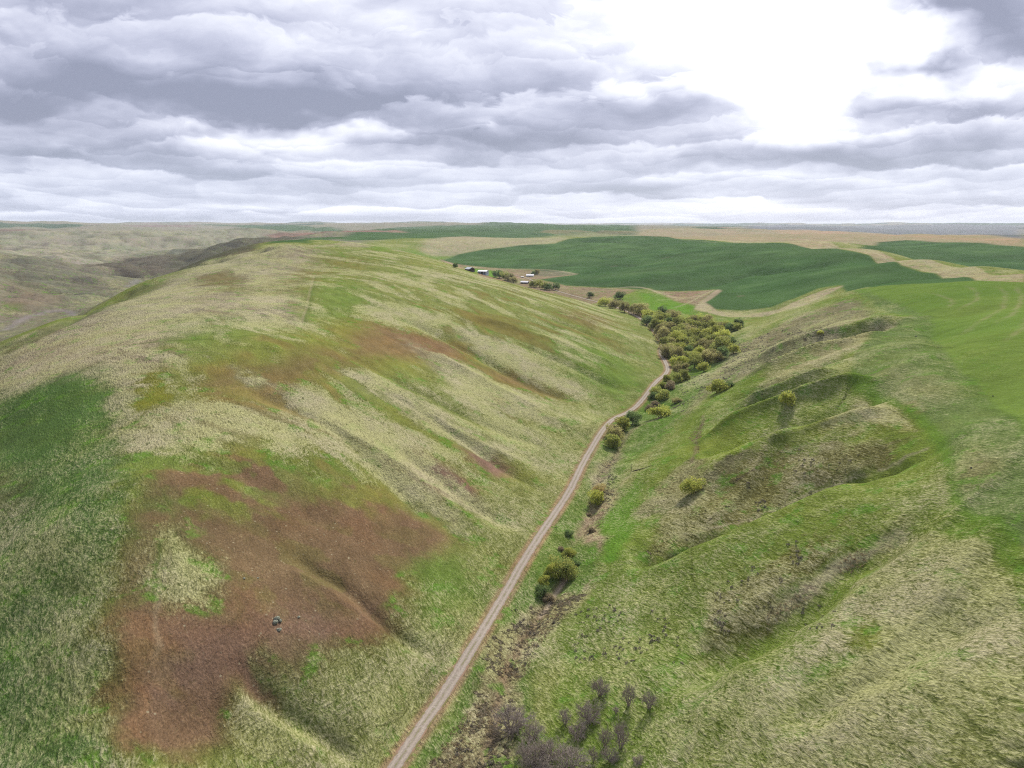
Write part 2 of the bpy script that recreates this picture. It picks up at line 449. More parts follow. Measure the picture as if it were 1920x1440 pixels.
# gullies (depth < 0) and spurs (> 0): photo polyline, height, half width on each side (metres)
FOLDS = [
    # right flank: (line, depth, width of the shaded far face, width of the near bank)
    ([(1800, 828), (1700, 858), (1640, 884), (1549, 912), (1460, 948), (1380, 985), (1290, 1018), (1170, 1058)], -10.0, 15.0, 3.6),
    ([(1720, 770), (1627, 790), (1549, 812), (1478, 835), (1422, 852), (1360, 880), (1290, 925)], 3.6, 9.0, 8.0),
    ([(1690, 752), (1600, 770), (1500, 800), (1400, 838), (1320, 870)], -5.4, 7.5, 2.6),
    ([(1660, 722), (1605, 720), (1549, 741), (1464, 769), (1380, 802), (1300, 840)], 4.6, 3, 7),
    ([(1600, 706), (1520, 727), (1440, 757), (1370, 786)], -4.4, 6.0, 2.2),
    ([(1577, 694), (1520, 708), (1436, 743), (1370, 770)], 2.8, 2.5, 6),
    ([(1625, 662), (1510, 695), (1420, 731), (1340, 770)], -6.0, 9, 2.6),
    ([(1690, 622), (1591, 650), (1492, 679), (1422, 706), (1370, 728)], 4.0, 3, 8),
    ([(1690, 606), (1560, 640), (1470, 668), (1390, 702)], -6.0, 10, 3),
    ([(1709, 597), (1577, 623), (1464, 657), (1380, 694)], 3.6, 4, 9),
    ([(1660, 588), (1560, 605), (1460, 636), (1400, 660)], -5, 14, 4),
    ([(1800, 960), (1700, 1000), (1600, 1052), (1510, 1118), (1400, 1190), (1280, 1262), (1220, 1295)], -4.4, 14.0, 8.0),
    ([(1640, 895), (1549, 924), (1460, 960), (1380, 997), (1290, 1032), (1200, 1065)], 2.6, 3.0, 12.0),
    ([(1920, 1130), (1800, 1180), (1680, 1240), (1540, 1310), (1420, 1380)], -2.2, 9.0, 5),
    ([(1560, 1130), (1500, 1165), (1420, 1215), (1320, 1275)], 1.6, 3.0, 12),
    # right plateau swales
    ([(1920, 560), (1830, 585), (1760, 590), (1700, 575), (1600, 560)], -2.2, 12),
    ([(1750, 590), (1760, 640), (1800, 700), (1900, 760), (1990, 800)], -2.2, 9),
    ([(1660, 640), (1720, 720), (1790, 800), (1860, 900), (1930, 980)], 1.0, 12),
    # left hill
    ([(540, 1035), (600, 1070), (650, 1100), (700, 1150), (760, 1195), (830, 1235)], -2.8, 4.2),
    ([(520, 1065), (590, 1105), (660, 1150), (740, 1200)], 1.6, 4.5),
    ([(420, 1240), (470, 1285), (530, 1325), (600, 1370), (690, 1425)], -2.6, 3.6),
    ([(380, 1275), (460, 1320), (540, 1370), (620, 1430)], 1.2, 4),
    ([(700, 720), (790, 770), (900, 850), (1000, 910), (1040, 935)], -1.6, 4.5),
    ([(740, 840), (820, 890), (900, 950), (990, 1000)], -2.0, 4.5),
    ([(560, 760), (650, 810), (760, 880), (860, 960), (940, 1030)], 1.8, 6),
    ([(430, 710), (540, 760), (640, 810), (720, 890), (800, 970), (850, 1020)], -1.8, 6),
    ([(720, 590), (800, 615), (870, 650), (950, 700), (1060, 745), (1120, 765)], -3.4, 7),
    ([(760, 650), (860, 690), (950, 740), (1040, 775)], 2.2, 8),
    ([(960, 640), (1040, 670), (1110, 705), (1150, 722), (1200, 735)], -2.2, 6),
    ([(880, 590), (960, 615), (1050, 645), (1140, 680), (1200, 700)], 1.8, 8),
    ([(780, 760), (850, 805), (930, 850), (1010, 880)], 1.6, 5),
    ([(1000, 590), (1080, 612), (1150, 650), (1200, 680)], -1.6, 8),
    ([(600, 640), (700, 690), (800, 740), (900, 790), (1000, 830), (1060, 850)], -1.8, 5.5),
    ([(300, 880), (420, 880), (560, 940), (640, 1010)], -1.0, 8),
    ([(0, 660), (60, 636), (133, 604), (213, 562), (290, 530), (350, 508)], -4.0, 7),
    # green hillside
    ([(1215, 458), (1190, 475), (1130, 487), (1060, 497)], -5, 26), ([(1500, 470), (1400, 488), (1300, 512), (1200, 528), (1100, 530)], 5, 30), ([(1600, 490), (1480, 505), (1370, 520), (1310, 545)], -6, 24),
    ([(1300, 462), (1220, 490), (1120, 510)], -5, 22), ([(1070, 450), (1160, 452), (1230, 455)], -7, 40), ([(1480, 480), (1380, 530), (1350, 570)], 3, 22),
    # west
    ([(100, 470), (180, 460), (260, 462)], -8, 50), ([(0, 500), (100, 515), (200, 525)], -6, 30), ([(0, 540), (90, 550), (180, 545)], 5, 26), ([(480, 452), (420, 470), (330, 500)], 6, 30), ([(520, 470), (440, 482), (360, 498)], -6, 22), ([(300, 440), (260, 455), (180, 480)], -7, 45),
    ([(560, 462), (500, 478), (420, 492)], 5, 20),
    # creek bed and road bench
    ([(905, 1439), (930, 1350), (945, 1280), (985, 1200), (1010, 1150), (1040, 1110), (1072, 1062), (1062, 1030), (1090, 1000), (1112, 960), (1105, 930), (1140, 880), (1165, 830), (1200, 795)], -1.6, 3.0),
]
FLD = []
for fd in FOLDS:
    FLD.append((smooth_line([seen(*p_) for p_ in fd[0]]), fd[1], fd[2], fd[3] if len(fd) > 3 else None))
add = np.zeros_like(H)
wx, wy = fbm(GX, GY, 22, 3, 3), fbm(GX, GY, 22, 3, 9)
for line, dz_, wd, wn in FLD:
    xs, ys = [p_[0] for p_ in line], [p_[1] for p_ in line]
    pad = max(wd, wn or 0) * 4.5
    msk = (GX > min(xs) - pad) & (GX < max(xs) + pad) & (GY > min(ys) - pad) & (GY < max(ys) + pad)
    X, Y = GX[msk] + wx[msk] * wd * .5, GY[msk] + wy[msk] * wd * .5
    d, al = poly_dist(X, Y, line)
    taper = sst(al, -0.02, 0.22) * sst(al, 1.02, 0.75)
    if wn is None:
        prof = (.5 * np.exp(-(d / wd / 1.25) ** 2) + .5 * np.exp(-d / wd * 1.3)) if dz_ > 0 else 1 / (1 + (d / wd * 1.25) ** 2.2) * sst(d, wd * 3.4, wd * 1.2)
        add[msk] += dz_ * 1.15 * prof * taper
    else:                                   # asymmetric: gentle far face, short steep near bank
        tx_, ty_ = line[-1][0] - line[0][0], line[-1][1] - line[0][1]
        k_ = np.argmin(np.abs(al[:, None] - np.linspace(0, 1, len(line))[None, ::4]), 1) * 4
        LA = np.array(line)
        Tn = np.gradient(LA, axis=0)
        side = Tn[k_, 0] * (Y - LA[k_, 1]) - Tn[k_, 1] * (X - LA[k_, 0])   # > 0: left of a line running down to the creek = near side
        ww = np.where(side > 0, wn, wd)
        add[msk] += dz_ * 1.7 * np.exp(-np.sqrt((d / ww) ** 2 + .04) + .2) * sst(al, -0.03, 0.28) * sst(al, 1.02, 0.78) * sst(d, ww * 4.2, ww * 2.5)

# rolling relief and small bumps that the survey does not resolve
relf = fbm(GX, GY, 1700, 5, 21) * (55 + GR * .0022) * sst(GR, 3000, 9000)
relm = fbm(GX, GY, 260, 4, 33) * 7 * sst(GR, 1300, 2600)
hill = fbm(GX, GY, 70, 4, 41) * 1.1 * sst(GR, 60, 300)
small = fbm(GX, GY, 9, 3, 47) * 0.22

rg = 1 - np.abs(fbm(GX + fbm(GX, GY, 300, 2, 511) * 60, GY, 330, 3, 501)) * 3.2
rg2 = 1 - np.abs(fbm(GX, GY, 110, 3, 503)) * 3.0
wcan = sst(-GX, 520, 800) * sst(GR, 1000, 1400) * sst(GR, 7000, 3500)
wcan2 = sst(GR, 2600, 4000) * sst(GR, 16000, 7000)
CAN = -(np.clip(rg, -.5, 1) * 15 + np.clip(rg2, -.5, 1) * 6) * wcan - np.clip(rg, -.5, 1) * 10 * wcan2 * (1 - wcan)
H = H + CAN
# downslope rills on both flanks of the valley, fanning out from the road line
VAL = smooth_line([(-150, -200), (-95, -60)] + [at_height(p_[0], p_[1], -115)[:2] for p_ in ((690, 1510), (790, 1362), (905, 1190), (1000, 1022), (1092, 870), (1148, 783), (1231, 717), (1247, 650), (1221, 614), (1176, 584))] + [(140, 1020), (80, 1200)], it=1)
vmask = (GX > -420) & (GX < 430) & (GY > 70) & (GY < 1100)
vd, va = poly_dist(GX[vmask], GY[vmask], VAL)
vlen0 = 1.0
vlen = float(np.hypot(*np.diff(np.array(VAL), axis=0).T).sum())
VD = np.full(H.shape, 1e3, np.float32); VD[vmask] = vd
VS = np.zeros(H.shape, np.float32); VS[vmask] = va * vlen
LEFT = GX < np.interp(GY, [p_[1] for p_ in VAL], [p_[0] for p_ in VAL])
sh = np.where(LEFT, -.15, -.45) * VD + fbm(GX, GY, 60, 2, 201) * 10
sc_ = 1 + np.clip(VS - 200, 0, 2000) / 500
rill = vnoise((VS + sh) / (8.5 * sc_), VD / 70 + 9, 205) + .5 * vnoise((VS + sh) / (3.8 * sc_), VD / 45 + 3, 207)
ridge = 1 - np.abs(rill / 1.5 * 2 - 1) * 2
RILL = np.where(vmask, ridge, 0).astype(np.float32)
vs_ = 1 + np.clip(VS - 330, 0, 900) / 300
ramp_ = sst(VD, 8, 40) * np.where(LEFT, sst(VD / vs_, 110, 60), sst(VD, 230, 120)) * vmask
H = H + add + relf + relm + hill + small + RILL * ramp_ * np.where(LEFT, .35, 1.6)

# ------------------------------------------------------------------ road: cut the bench, then lay the track as its own sheet
ROAD_PX = [(690, 1510), (740, 1438), (790, 1362), (850, 1277), (905, 1190), (950, 1108), (1000, 1022), (1045, 955), (1075, 910), (1092, 870), (1115, 832), (1148, 783), (1184, 765), (1212, 740), (1231, 717), (1247, 704), (1254, 690), (1244, 673), (1237, 661), (1243, 646), (1234, 631), (1221, 614), (1207, 600), (1196, 593), (1176, 584)]
road_pts = [at_height(p_[0], p_[1], -118 if p_[1] > 1180 else float(np.interp(p_[1], [585, 700, 785, 945, 1180], [-111, -114, -115.3, -116.5, -117.6])))[:2] for p_ in ROAD_PX]
road_pts += [(152, 930), (140, 1010), (105, 1100), (70, 1200), (50, 1300), (38, 1390), (20, 1480), (-20, 1580)]
road_pts = [(-60, 78), (-80, 40), (-95, -60)][::-1] + road_pts
road_line = smooth_line(road_pts, it=3)
msk = (GX > -120) & (GX < 190) & (GY > -60) & (GY < 1620)
d, al = poly_dist(GX[msk], GY[msk], road_line)
RL = np.array(road_line)
rz = sample(RL[:, 0], RL[:, 1])
for _ in range(6): rz = np.convolve(np.pad(rz, 2, mode='edge'), np.ones(5) / 5, 'valid')
seglen = np.concatenate([[0], np.cumsum(np.hypot(*np.diff(RL, axis=0).T))])
zl = np.interp(al * seglen[-1], seglen, rz)
wr = sst(d, 7.5, 2.9)
H[msk] = H[msk] * (1 - wr) + (zl - 0.12) * wr
ROADD = np.full(H.shape, 1e3, np.float32)
ROADD[msk] = d

# ------------------------------------------------------------------ ground cover painted as patches of real vegetation and soil
S0 = np.log(GR)
wth = fbm(GX, GY, 30, 4, 61)
wth2 = fbm(GX, GY, 30, 4, 71)
whi = fbm(GX, GY, 7, 3, 63) * 2.2
whi2 = fbm(GX, GY, 2.2, 2, 67) * 1.6
wth, wth2 = wth + whi * .35, wth2 + whi * .35 + whi2 * .3
wbt = fbm(GX, GY, 400, 4, 81)
wbt2 = fbm(GX, GY, 400, 4, 83)
nearw = sst(GR, 1500, 700)
far_x = wbt * 22 * (1 - nearw)
far_y = wbt2 * 22 * (1 - nearw)

G_OLIVE = (.14, .17, .045)
col = np.empty((NS_, NT_, 3), np.float32)
col[:] = G_OLIVE
straw = np.full((NS_, NT_), .45, np.float32)
scrub = np.full((NS_, NT_), .06, np.float32)
crop = np.zeros((NS_, NT_), np.float32)


def region(pts, feather, wob=1.0, world=False):
    """soft mask of a patch whose outline the photo shows"""
    w_ = [p_ if len(p_) == 3 and p_[2] == 'w' else (*seen(p_[0], p_[1]), 0) for p_ in pts]
    px = np.array([p_[0] for p_ in w_])
    py = np.array([p_[1] for p_ in w_])
    th, s = lp(px, py)
    m_ = feather * 3 + .03
    bx = (TG > th.min() - m_) & (TG < th.max() + m_) & (S0 > s.min() - m_ * 3) & (S0 < s.max() + m_ * 3)
    out = np.zeros(H.shape, np.float32)
    if not bx.any(): return out
    X = GX[bx] + wth[bx] * 5 * wob * nearw[bx] + far_x[bx] * wob
    Y = GY[bx] + wth2[bx] * 8 * wob * nearw[bx] + far_y[bx] * wob
    t_, s_ = lp(X, Y)
    t_, s_ = t_.astype(np.float32), s_.astype(np.float32)
    ins = np.zeros(t_.shape, bool)
    dist = np.full(t_.shape, 9.0, np.float32)
    k = len(th)
    for a in range(k):
        b = (a + 1) % k
        x1, y1, x2, y2 = th[a], s[a], th[b], s[b]
        if y1 != y2:
            cr = ((y1 > s_) != (y2 > s_)) & (t_ < (x2 - x1) * (s_ - y1) / (y2 - y1) + x1)
            ins ^= cr
        ex, ey = x2 - x1, y2 - y1
        tt = np.clip(((t_ - x1) * ex + (s_ - y1) * ey) / (ex * ex + ey * ey + 1e-12), 0, 1)
        dist = np.minimum(dist, np.hypot(t_ - x1 - tt * ex, s_ - y1 - tt * ey))
    sd_ = np.where(ins, dist, -dist)
    out[bx] = sst(sd_, -feather, feather)
    return out


def paint(pts, color=None, st=None, sc=None, cr=None, f=.012, wob=1.0, op=1.0, wgt=1.0):
    m_ = region(pts, f, wob) * op * wgt
    if color is not None:
        for k in range(3): col[..., k] = col[..., k] * (1 - m_) + color[k] * m_
    for arr, v_ in ((straw, st), (scrub, sc), (crop, cr)):
        if v_ is not None: arr[:] = arr * (1 - m_) + v_ * m_


C_GREEN = (.09, .18, .024)
C_MID = (.12, .175, .038)
C_DGREEN = (.06, .11, .030)
C_YGREEN = (.140, .165, .034)
C_OLBR = (.132, .108, .044)
C_BROWN = (.138, .086, .054)
C_PURPB = (.152, .096, .074)
C_TAN = (.25, .205, .13)
C_GREY = (.16, .15, .105)
C_CROP = (.050, .095, .034)
C_CROP2 = (.062, .115, .038)
C_RGREEN = (.100, .155, .032)
C_SOFT = (.100, .146, .044)

# --- distance
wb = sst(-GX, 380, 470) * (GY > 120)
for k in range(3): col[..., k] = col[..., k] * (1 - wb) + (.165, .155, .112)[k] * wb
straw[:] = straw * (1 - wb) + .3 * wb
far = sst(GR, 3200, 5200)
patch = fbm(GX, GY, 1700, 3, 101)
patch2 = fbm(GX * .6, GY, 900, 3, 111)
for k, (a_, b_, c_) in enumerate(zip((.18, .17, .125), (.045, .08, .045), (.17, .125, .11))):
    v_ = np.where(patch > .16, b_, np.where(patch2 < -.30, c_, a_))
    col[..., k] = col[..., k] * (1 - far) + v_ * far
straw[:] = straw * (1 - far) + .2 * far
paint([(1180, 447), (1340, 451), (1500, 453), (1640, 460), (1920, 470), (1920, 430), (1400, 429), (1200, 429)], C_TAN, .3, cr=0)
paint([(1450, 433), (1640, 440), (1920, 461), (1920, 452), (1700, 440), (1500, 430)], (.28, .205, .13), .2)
paint([(1400, 429), (1560, 432), (1920, 448), (1920, 423), (1400, 424)], (.12, .13, .14), .1)  # far ridges: blue grey of distance haze put into the colour
paint([(640, 452), (760, 447), (900, 447), (1060, 440), (1190, 440), (1190, 421), (900, 421), (700, 430)], C_CROP, .0, .0, 1)
paint([(1020, 432), (1200, 435), (1200, 438), (1000, 436)], (.13, .13, .06), .3, f=.004)
paint([(500, 447), (600, 438), (760, 436), (700, 431), (560, 437), (500, 441)], (.19, .12, .09), .05)
paint([(500, 457), (560, 449), (640, 444), (700, 442), (760, 438), (1000, 436), (1000, 442), (860, 444), (700, 448), (620, 449), (580, 456)], C_CROP, .0, .0, 1)
paint([(0, 473), (0, 436), (160, 430), (480, 430), (500, 444), (360, 468), (215, 498), (110, 488)], (.215, .205, .16), .35)
paint([(380, 421), (640, 434), (640, 429), (300, 419)], C_CROP, 0, 0, 1)
paint([(0, 474), (0, 615), (130, 575), (260, 525), (220, 512), (110, 490)], (.125, .12, .09), .30, .5)
paint([(0, 520), (90, 540), (130, 575), (60, 590), (0, 600)], (.14, .12, .085), .25, .5)
paint([(0, 572), (30, 573), (35, 583), (0, 588)], C_MID, .3, .1, op=.6)
paint([(215, 500), (300, 480), (500, 443), (560, 446), (480, 470), (330, 510), (270, 522)], (.085, .085, .055), .15, .7)
paint([(160, 500), (215, 488), (290, 478), (330, 490), (300, 515), (270, 525), (230, 512)], (.12, .11, .08), .15, .9)
paint([(-300, 380, 'w'), (-345, 520, 'w'), (-385, 700, 'w'), (-440, 1010, 'w'), (-400, 1160, 'w'), (-480, 1500, 'w'), (-900, 2000, 'w'), (-950, 1850, 'w'), (-720, 1060, 'w'), (-660, 900, 'w'), (-480, 300, 'w')], (.13, .125, .085), .4, .3, f=.02)
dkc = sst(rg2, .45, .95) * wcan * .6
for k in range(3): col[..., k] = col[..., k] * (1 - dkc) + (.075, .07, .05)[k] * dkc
# --- upland behind the left hill
paint([(640, 456), (800, 448), (1050, 444), (1066, 448), (1040, 456), (907, 467), (840, 483), (800, 482), (740, 470), (600, 461)], (.24, .22, .14), .5, .15)
paint([(690, 468), (760, 462), (800, 478), (850, 480), (830, 486), (730, 474)], C_MID, .35)
# --- great green hillside
paint([(827, 487), (857, 477), (907, 468), (973, 460), (1040, 457), (1067, 448), (1107, 445), (1160, 441), (1280, 449), (1340, 452), (1430, 456), (1480, 457), (1533, 462), (1580, 468), (1633, 480), (1690, 498), (1747, 512), (1832, 526), (1747, 532), (1630, 539), (1573, 535), (1533, 541), (1493, 558), (1447, 575), (1387, 582), (1340, 580), (1313, 567), (1320, 557), (1340, 543), (1260, 546), (1133, 539), (1057, 535), (1010, 523), (1083, 514), (990, 505), (950, 503), (927, 508), (880, 502), (853, 495)], C_CROP, 0, 0, 1, f=.004, wob=.25)
paint([(900, 480), (1100, 455), (1200, 452), (1150, 480), (1000, 498), (900, 497)], C_CROP2, cr=1, f=.05, op=.6)
paint([(1340, 550), (1450, 545), (1500, 548), (1440, 570), (1370, 577), (1330, 568)], C_CROP2, cr=1, f=.05, op=.7)
# --- field on the right behind the tan ridge
paint([(1615, 462), (1645, 454), (1700, 450), (1800, 454), (1920, 463), (1300, 1100, 'w'), (700, 800, 'w'), (640, 1000, 'w'), (700, 1500, 'w')], C_CROP, 0, 0, 1, f=.006, wob=.3)
# --- tan ridge
paint([(1920, 530), (1920, 514), (1830, 500), (1747, 488), (1650, 471), (1560, 457), (1440, 452), (1330, 449), (1340, 451), (1480, 456), (1580, 467), (1633, 479), (1690, 497), (1747, 511), (1832, 526)], C_TAN, .65, .1, 0, f=.003, wob=.2)
# --- farm flat
paint([(825, 486), (850, 494), (950, 504), (990, 506), (1083, 514), (1010, 524), (1060, 536), (1133, 540), (1260, 547), (1338, 544), (1312, 566), (1335, 580), (1260, 600), (1190, 592), (1130, 566), (900, 520)], (.20, .15, .10), .35, .35, 0, f=.004, wob=.3)
paint([(870, 500), (925, 508), (945, 512), (930, 520), (890, 514)], C_GREEN, .1, .05, f=.004)
paint([(1150, 558), (1195, 543), (1215, 541), (1260, 565), (1300, 580), (1400, 592), (1340, 610), (1240, 600), (1160, 575)], C_MID, .25, .1, f=.006)
paint([(1195, 549), (1230, 552), (1262, 566), (1300, 575), (1290, 590), (1210, 580)], C_GREEN, .05, .05, f=.008)
paint([(1000, 507), (1060, 510), (1080, 515), (1020, 518), (985, 515)], (.14, .13, .09), .3, .5, f=.004)
paint([(1300, 580), (1316, 562), (1345, 543), (1352, 546), (1322, 567), (1345, 584), (1400, 588), (1460, 580), (1510, 557), (1550, 542), (1580, 536), (1560, 548), (1500, 575), (1440, 592), (1360, 594)], (.27, .225, .15), .6, .1, f=.003, wob=.2)
# --- valley floor, right of the road
paint([(760, 1440), (860, 1290), (960, 1120), (1060, 955), (1100, 880), (1150, 800), (1230, 730), (1270, 690), (1400, 620), (1400, 660), (1300, 760), (1200, 860), (1130, 1000), (1080, 1120), (1000, 1300), (960, 1440)], (.085, .145, .028), .42, .18)
paint([(800, 1440), (860, 1340), (930, 1240), (950, 1190), (1040, 1110), (1100, 1100), (1040, 1200), (980, 1300), (950, 1440)], (.165, .14, .075), .6, .75)
paint([(1090, 1010), (1110, 960), (1130, 930), (1160, 925), (1130, 990), (1110, 1030)], (.24, .18, .12), .5, .3)
paint([(1100, 900), (1150, 850), (1170, 860), (1140, 930), (1115, 945)], (.16, .15, .085), .5, .6)
# --- right flank
FL = [(1000, 1440), (1100, 1110), (1150, 1000), (1210, 880), (1300, 770), (1400, 640), (1480, 588), (1580, 557), (1630, 541), (1710, 592), (1600, 660), (1600, 700), (1740, 800), (1790, 900), (1800, 970), (1920, 1020), (1990, 1060), (1990, 1500), (900, 1500)]
paint(FL, (.115, .165, .030), .36, .16, 0, f=.012)
paint([(1380, 650), (1480, 600), (1600, 560), (1640, 590), (1560, 640), (1440, 680), (1330, 740), (1290, 770)], (.145, .135, .075), .45, .42)
paint([(1440, 690), (1640, 610), (1700, 605), (1590, 660), (1450, 725)], (.14, .15, .05), .6, .2)
paint([(1560, 640), (1700, 600), (1650, 625), (1600, 650), (1500, 690), (1430, 720)], (.25, .22, .12), .75, .1, op=.6)
paint([(1240, 960), (1420, 860), (1560, 830), (1700, 830), (1640, 870), (1500, 920), (1330, 1000), (1200, 1040)], (.105, .105, .035), .50, .45, op=.9)
paint([(1290, 860), (1420, 850), (1380, 890), (1250, 960), (1190, 960)], (.12, .125, .055), .45, .35)
paint([(1320, 850), (1420, 800), (1500, 790), (1400, 845), (1330, 870)], (.12, .18, .02), .5, .1)
paint([(1640, 740), (1720, 760), (1740, 810), (1640, 800), (1560, 790)], (.16, .165, .05), .7, .1)
paint([(1300, 1120), (1480, 1040), (1600, 1000), (1560, 1060), (1440, 1150), (1300, 1240)], (.095, .10, .025), .45, .2)
paint([(1700, 1000), (1900, 1060), (1990, 1200), (1990, 1500), (1500, 1500), (1300, 1400), (1450, 1250), (1600, 1120)], (.125, .15, .042), .58, .06)
paint([(1290, 1330), (1500, 1200), (1600, 1220), (1560, 1330), (1400, 1420), (1250, 1440)], (.12, .165, .032), .42, .05)
paint([(1590, 1170), (1640, 1175), (1650, 1200), (1610, 1215)], C_YGREEN, .05, f=.02)
paint([(1130, 990), (1160, 930), (1210, 880), (1200, 960), (1150, 1040), (1110, 1060)], C_GREEN, .25, .05)
# --- right plateau
PL = [(1710, 592), (1600, 660), (1600, 700), (1740, 800), (1790, 900), (1800, 970), (1920, 1020), (1990, 1060), (1990, 560), (1990, 532), (1920, 531), (1832, 527), (1747, 532), (1630, 540), (1600, 545), (1640, 575)]
paint(PL, C_SOFT, .30, .0, .15, f=.006, wob=.35)
paint([(1600, 545), (1747, 531), (1832, 527), (1990, 532), (1990, 860), (1920, 800), (1850, 740), (1790, 690), (1750, 640), (1745, 592), (1700, 575)], C_RGREEN, .12, .0, .5, f=.006, wob=.35)
for px_, w_ in ((1740, 9), (1850, 7)):
    paint([(1745, 590), (1750, 640), (1780, 690), (1850, 740), (1920, 790), (1990, 840), (1990, 870), (1910, 810), (1830, 750), (1765, 700), (1735, 650), (1730, 592)], (.07, .125, .022), .1, f=.012, op=.3)
paint([(1700, 758), (1720, 762), (1725, 780), (1705, 775)], (.25, .17, .10), .1, f=.015, op=.7)
paint([(1830, 850), (1880, 860), (1870, 920), (1800, 910)], (.19, .16, .09), .1, f=.03, op=.6)
paint([(1650, 690), (1750, 700), (1780, 760), (1700, 740)], (.17, .17, .085), .1, f=.03, op=.5)
paint([(1600, 690), (1680, 745), (1760, 800), (1800, 890), (1815, 960), (1930, 1010), (1930, 1030), (1795, 985), (1785, 905), (1735, 815), (1660, 755), (1590, 705)], (.078, .150, .020), .05, f=.007, op=.8, wob=.5)
paint([(1800, 970), (1900, 1010), (1990, 1060), (1990, 1110), (1900, 1060), (1790, 1020), (1760, 990)], (.09, .15, .025), .3, f=.015)
# faint arcs of last year's stubble
for arc in ([(1870, 530), (1890, 550), (1880, 580), (1830, 610), (1770, 640)], [(1905, 530), (1920, 555), (1900, 590), (1850, 620)], [(1800, 532), (1835, 545), (1830, 565), (1790, 585)], [(1740, 545), (1790, 560), (1780, 580)], [(1960, 560), (1930, 600), (1870, 650)]):
    ln = smooth_line([seen(*p_) for p_ in arc])
    dd, _ = poly_dist(GX, GY, ln) if False else (None, None)
    bxm = (GX > min(p_[0] for p_ in ln) - 15) & (GX < max(p_[0] for p_ in ln) + 15) & (GY > min(p_[1] for p_ in ln) - 15) & (GY < max(p_[1] for p_ in ln) + 15)
    dd, aa = poly_dist(GX[bxm] + wth[bxm] * 3, GY[bxm], ln)
    mm = np.exp(-(dd / 1.8) ** 2) * .36 * sst(aa, 0, .2) * sst(aa, 1, .8) * (0.5 + 0.5 * sst(vnoise(GX[bxm] / 7, GY[bxm] / 7, 5), .3, .6))
    for k in range(3): col[..., k][bxm] = col[..., k][bxm] * (1 - mm) + (.24, .21, .13)[k] * mm

blotw = sst(fbm(GX, GY, 24, 4, 421), -.12, .18)
# --- left hill
HILL = [(1176, 590), (1100, 570), (1000, 545), (900, 519), (830, 500), (730, 473), (600, 466), (500, 471), (400, 485), (330, 511), (250, 540), (100, 605), (0, 655), (-80, 700), (-80, 1500), (700, 1500), (790, 1360), (905, 1188), (1000, 1020), (1090, 865), (1146, 785), (1230, 715), (1245, 690), (1232, 650), (1215, 612)]
paint(HILL, (.145, .17, .050), .52, .06, 0, f=.01)
paint([(0, 658), (130, 608), (287, 542), (400, 490), (600, 468), (560, 560), (560, 610), (300, 640), (200, 690), (0, 735)], (.20, .178, .125), .76, .03, f=.03)
paint([(0, 690), (150, 620), (300, 610), (330, 680), (250, 740), (240, 820), (180, 720), (0, 760)], (.20, .17, .11), .86, .03, f=.03)
paint([(300, 600), (400, 590), (520, 600), (480, 640), (330, 650)], C_MID, .5, f=.04, op=.6)
paint([(0, 650), (60, 632), (140, 598), (230, 552), (290, 528), (300, 536), (220, 572), (140, 606), (60, 644), (0, 668)], (.10, .115, .045), .35, .3, f=.008, op=.8)
paint([(370, 520), (420, 505), (470, 525), (440, 540), (370, 535)], C_OLBR, .15, f=.02, op=.8)
paint([(340, 545), (480, 535), (600, 480), (700, 485), (640, 540), (500, 560)], (.13, .135, .04), .4, f=.03, op=.7)
paint([(590, 520), (640, 515), (700, 560), (680, 600), (575, 600)], C_MID, .45, f=.03, op=.7)
paint([(-80, 760), (0, 745), (170, 690), (220, 740), (235, 840), (250, 960), (235, 1100), (190, 1300), (170, 1500), (-80, 1500)], (.072, .130, .034), .36, .06, f=.04)
paint([(-80, 760), (0, 745), (250, 960), (190, 1300), (170, 1500), (-80, 1500)], (.070, .115, .034), .28, f=.045, op=.7, wgt=blotw)
paint([(160, 1080), (230, 1090), (215, 1180), (200, 1300), (150, 1330), (100, 1200)], (.12, .14, .05), .6, f=.03, op=.8)
paint([(40, 1000), (130, 990), (170, 1050), (60, 1070)], (.12, .14, .05), .55, f=.03, op=.6)
paint([(-80, 850), (0, 880), (60, 900), (40, 1000), (-80, 980)], (.11, .11, .05), .5, .3, f=.03, op=.7)
paint([(250, 700), (320, 690), (330, 790), (285, 800), (270, 740)], (.12, .13, .02), .15, f=.01, op=.9)
paint([(260, 780), (330, 760), (560, 770), (620, 840), (400, 850), (250, 850)], (.18, .17, .09), .68, f=.03, op=.8)
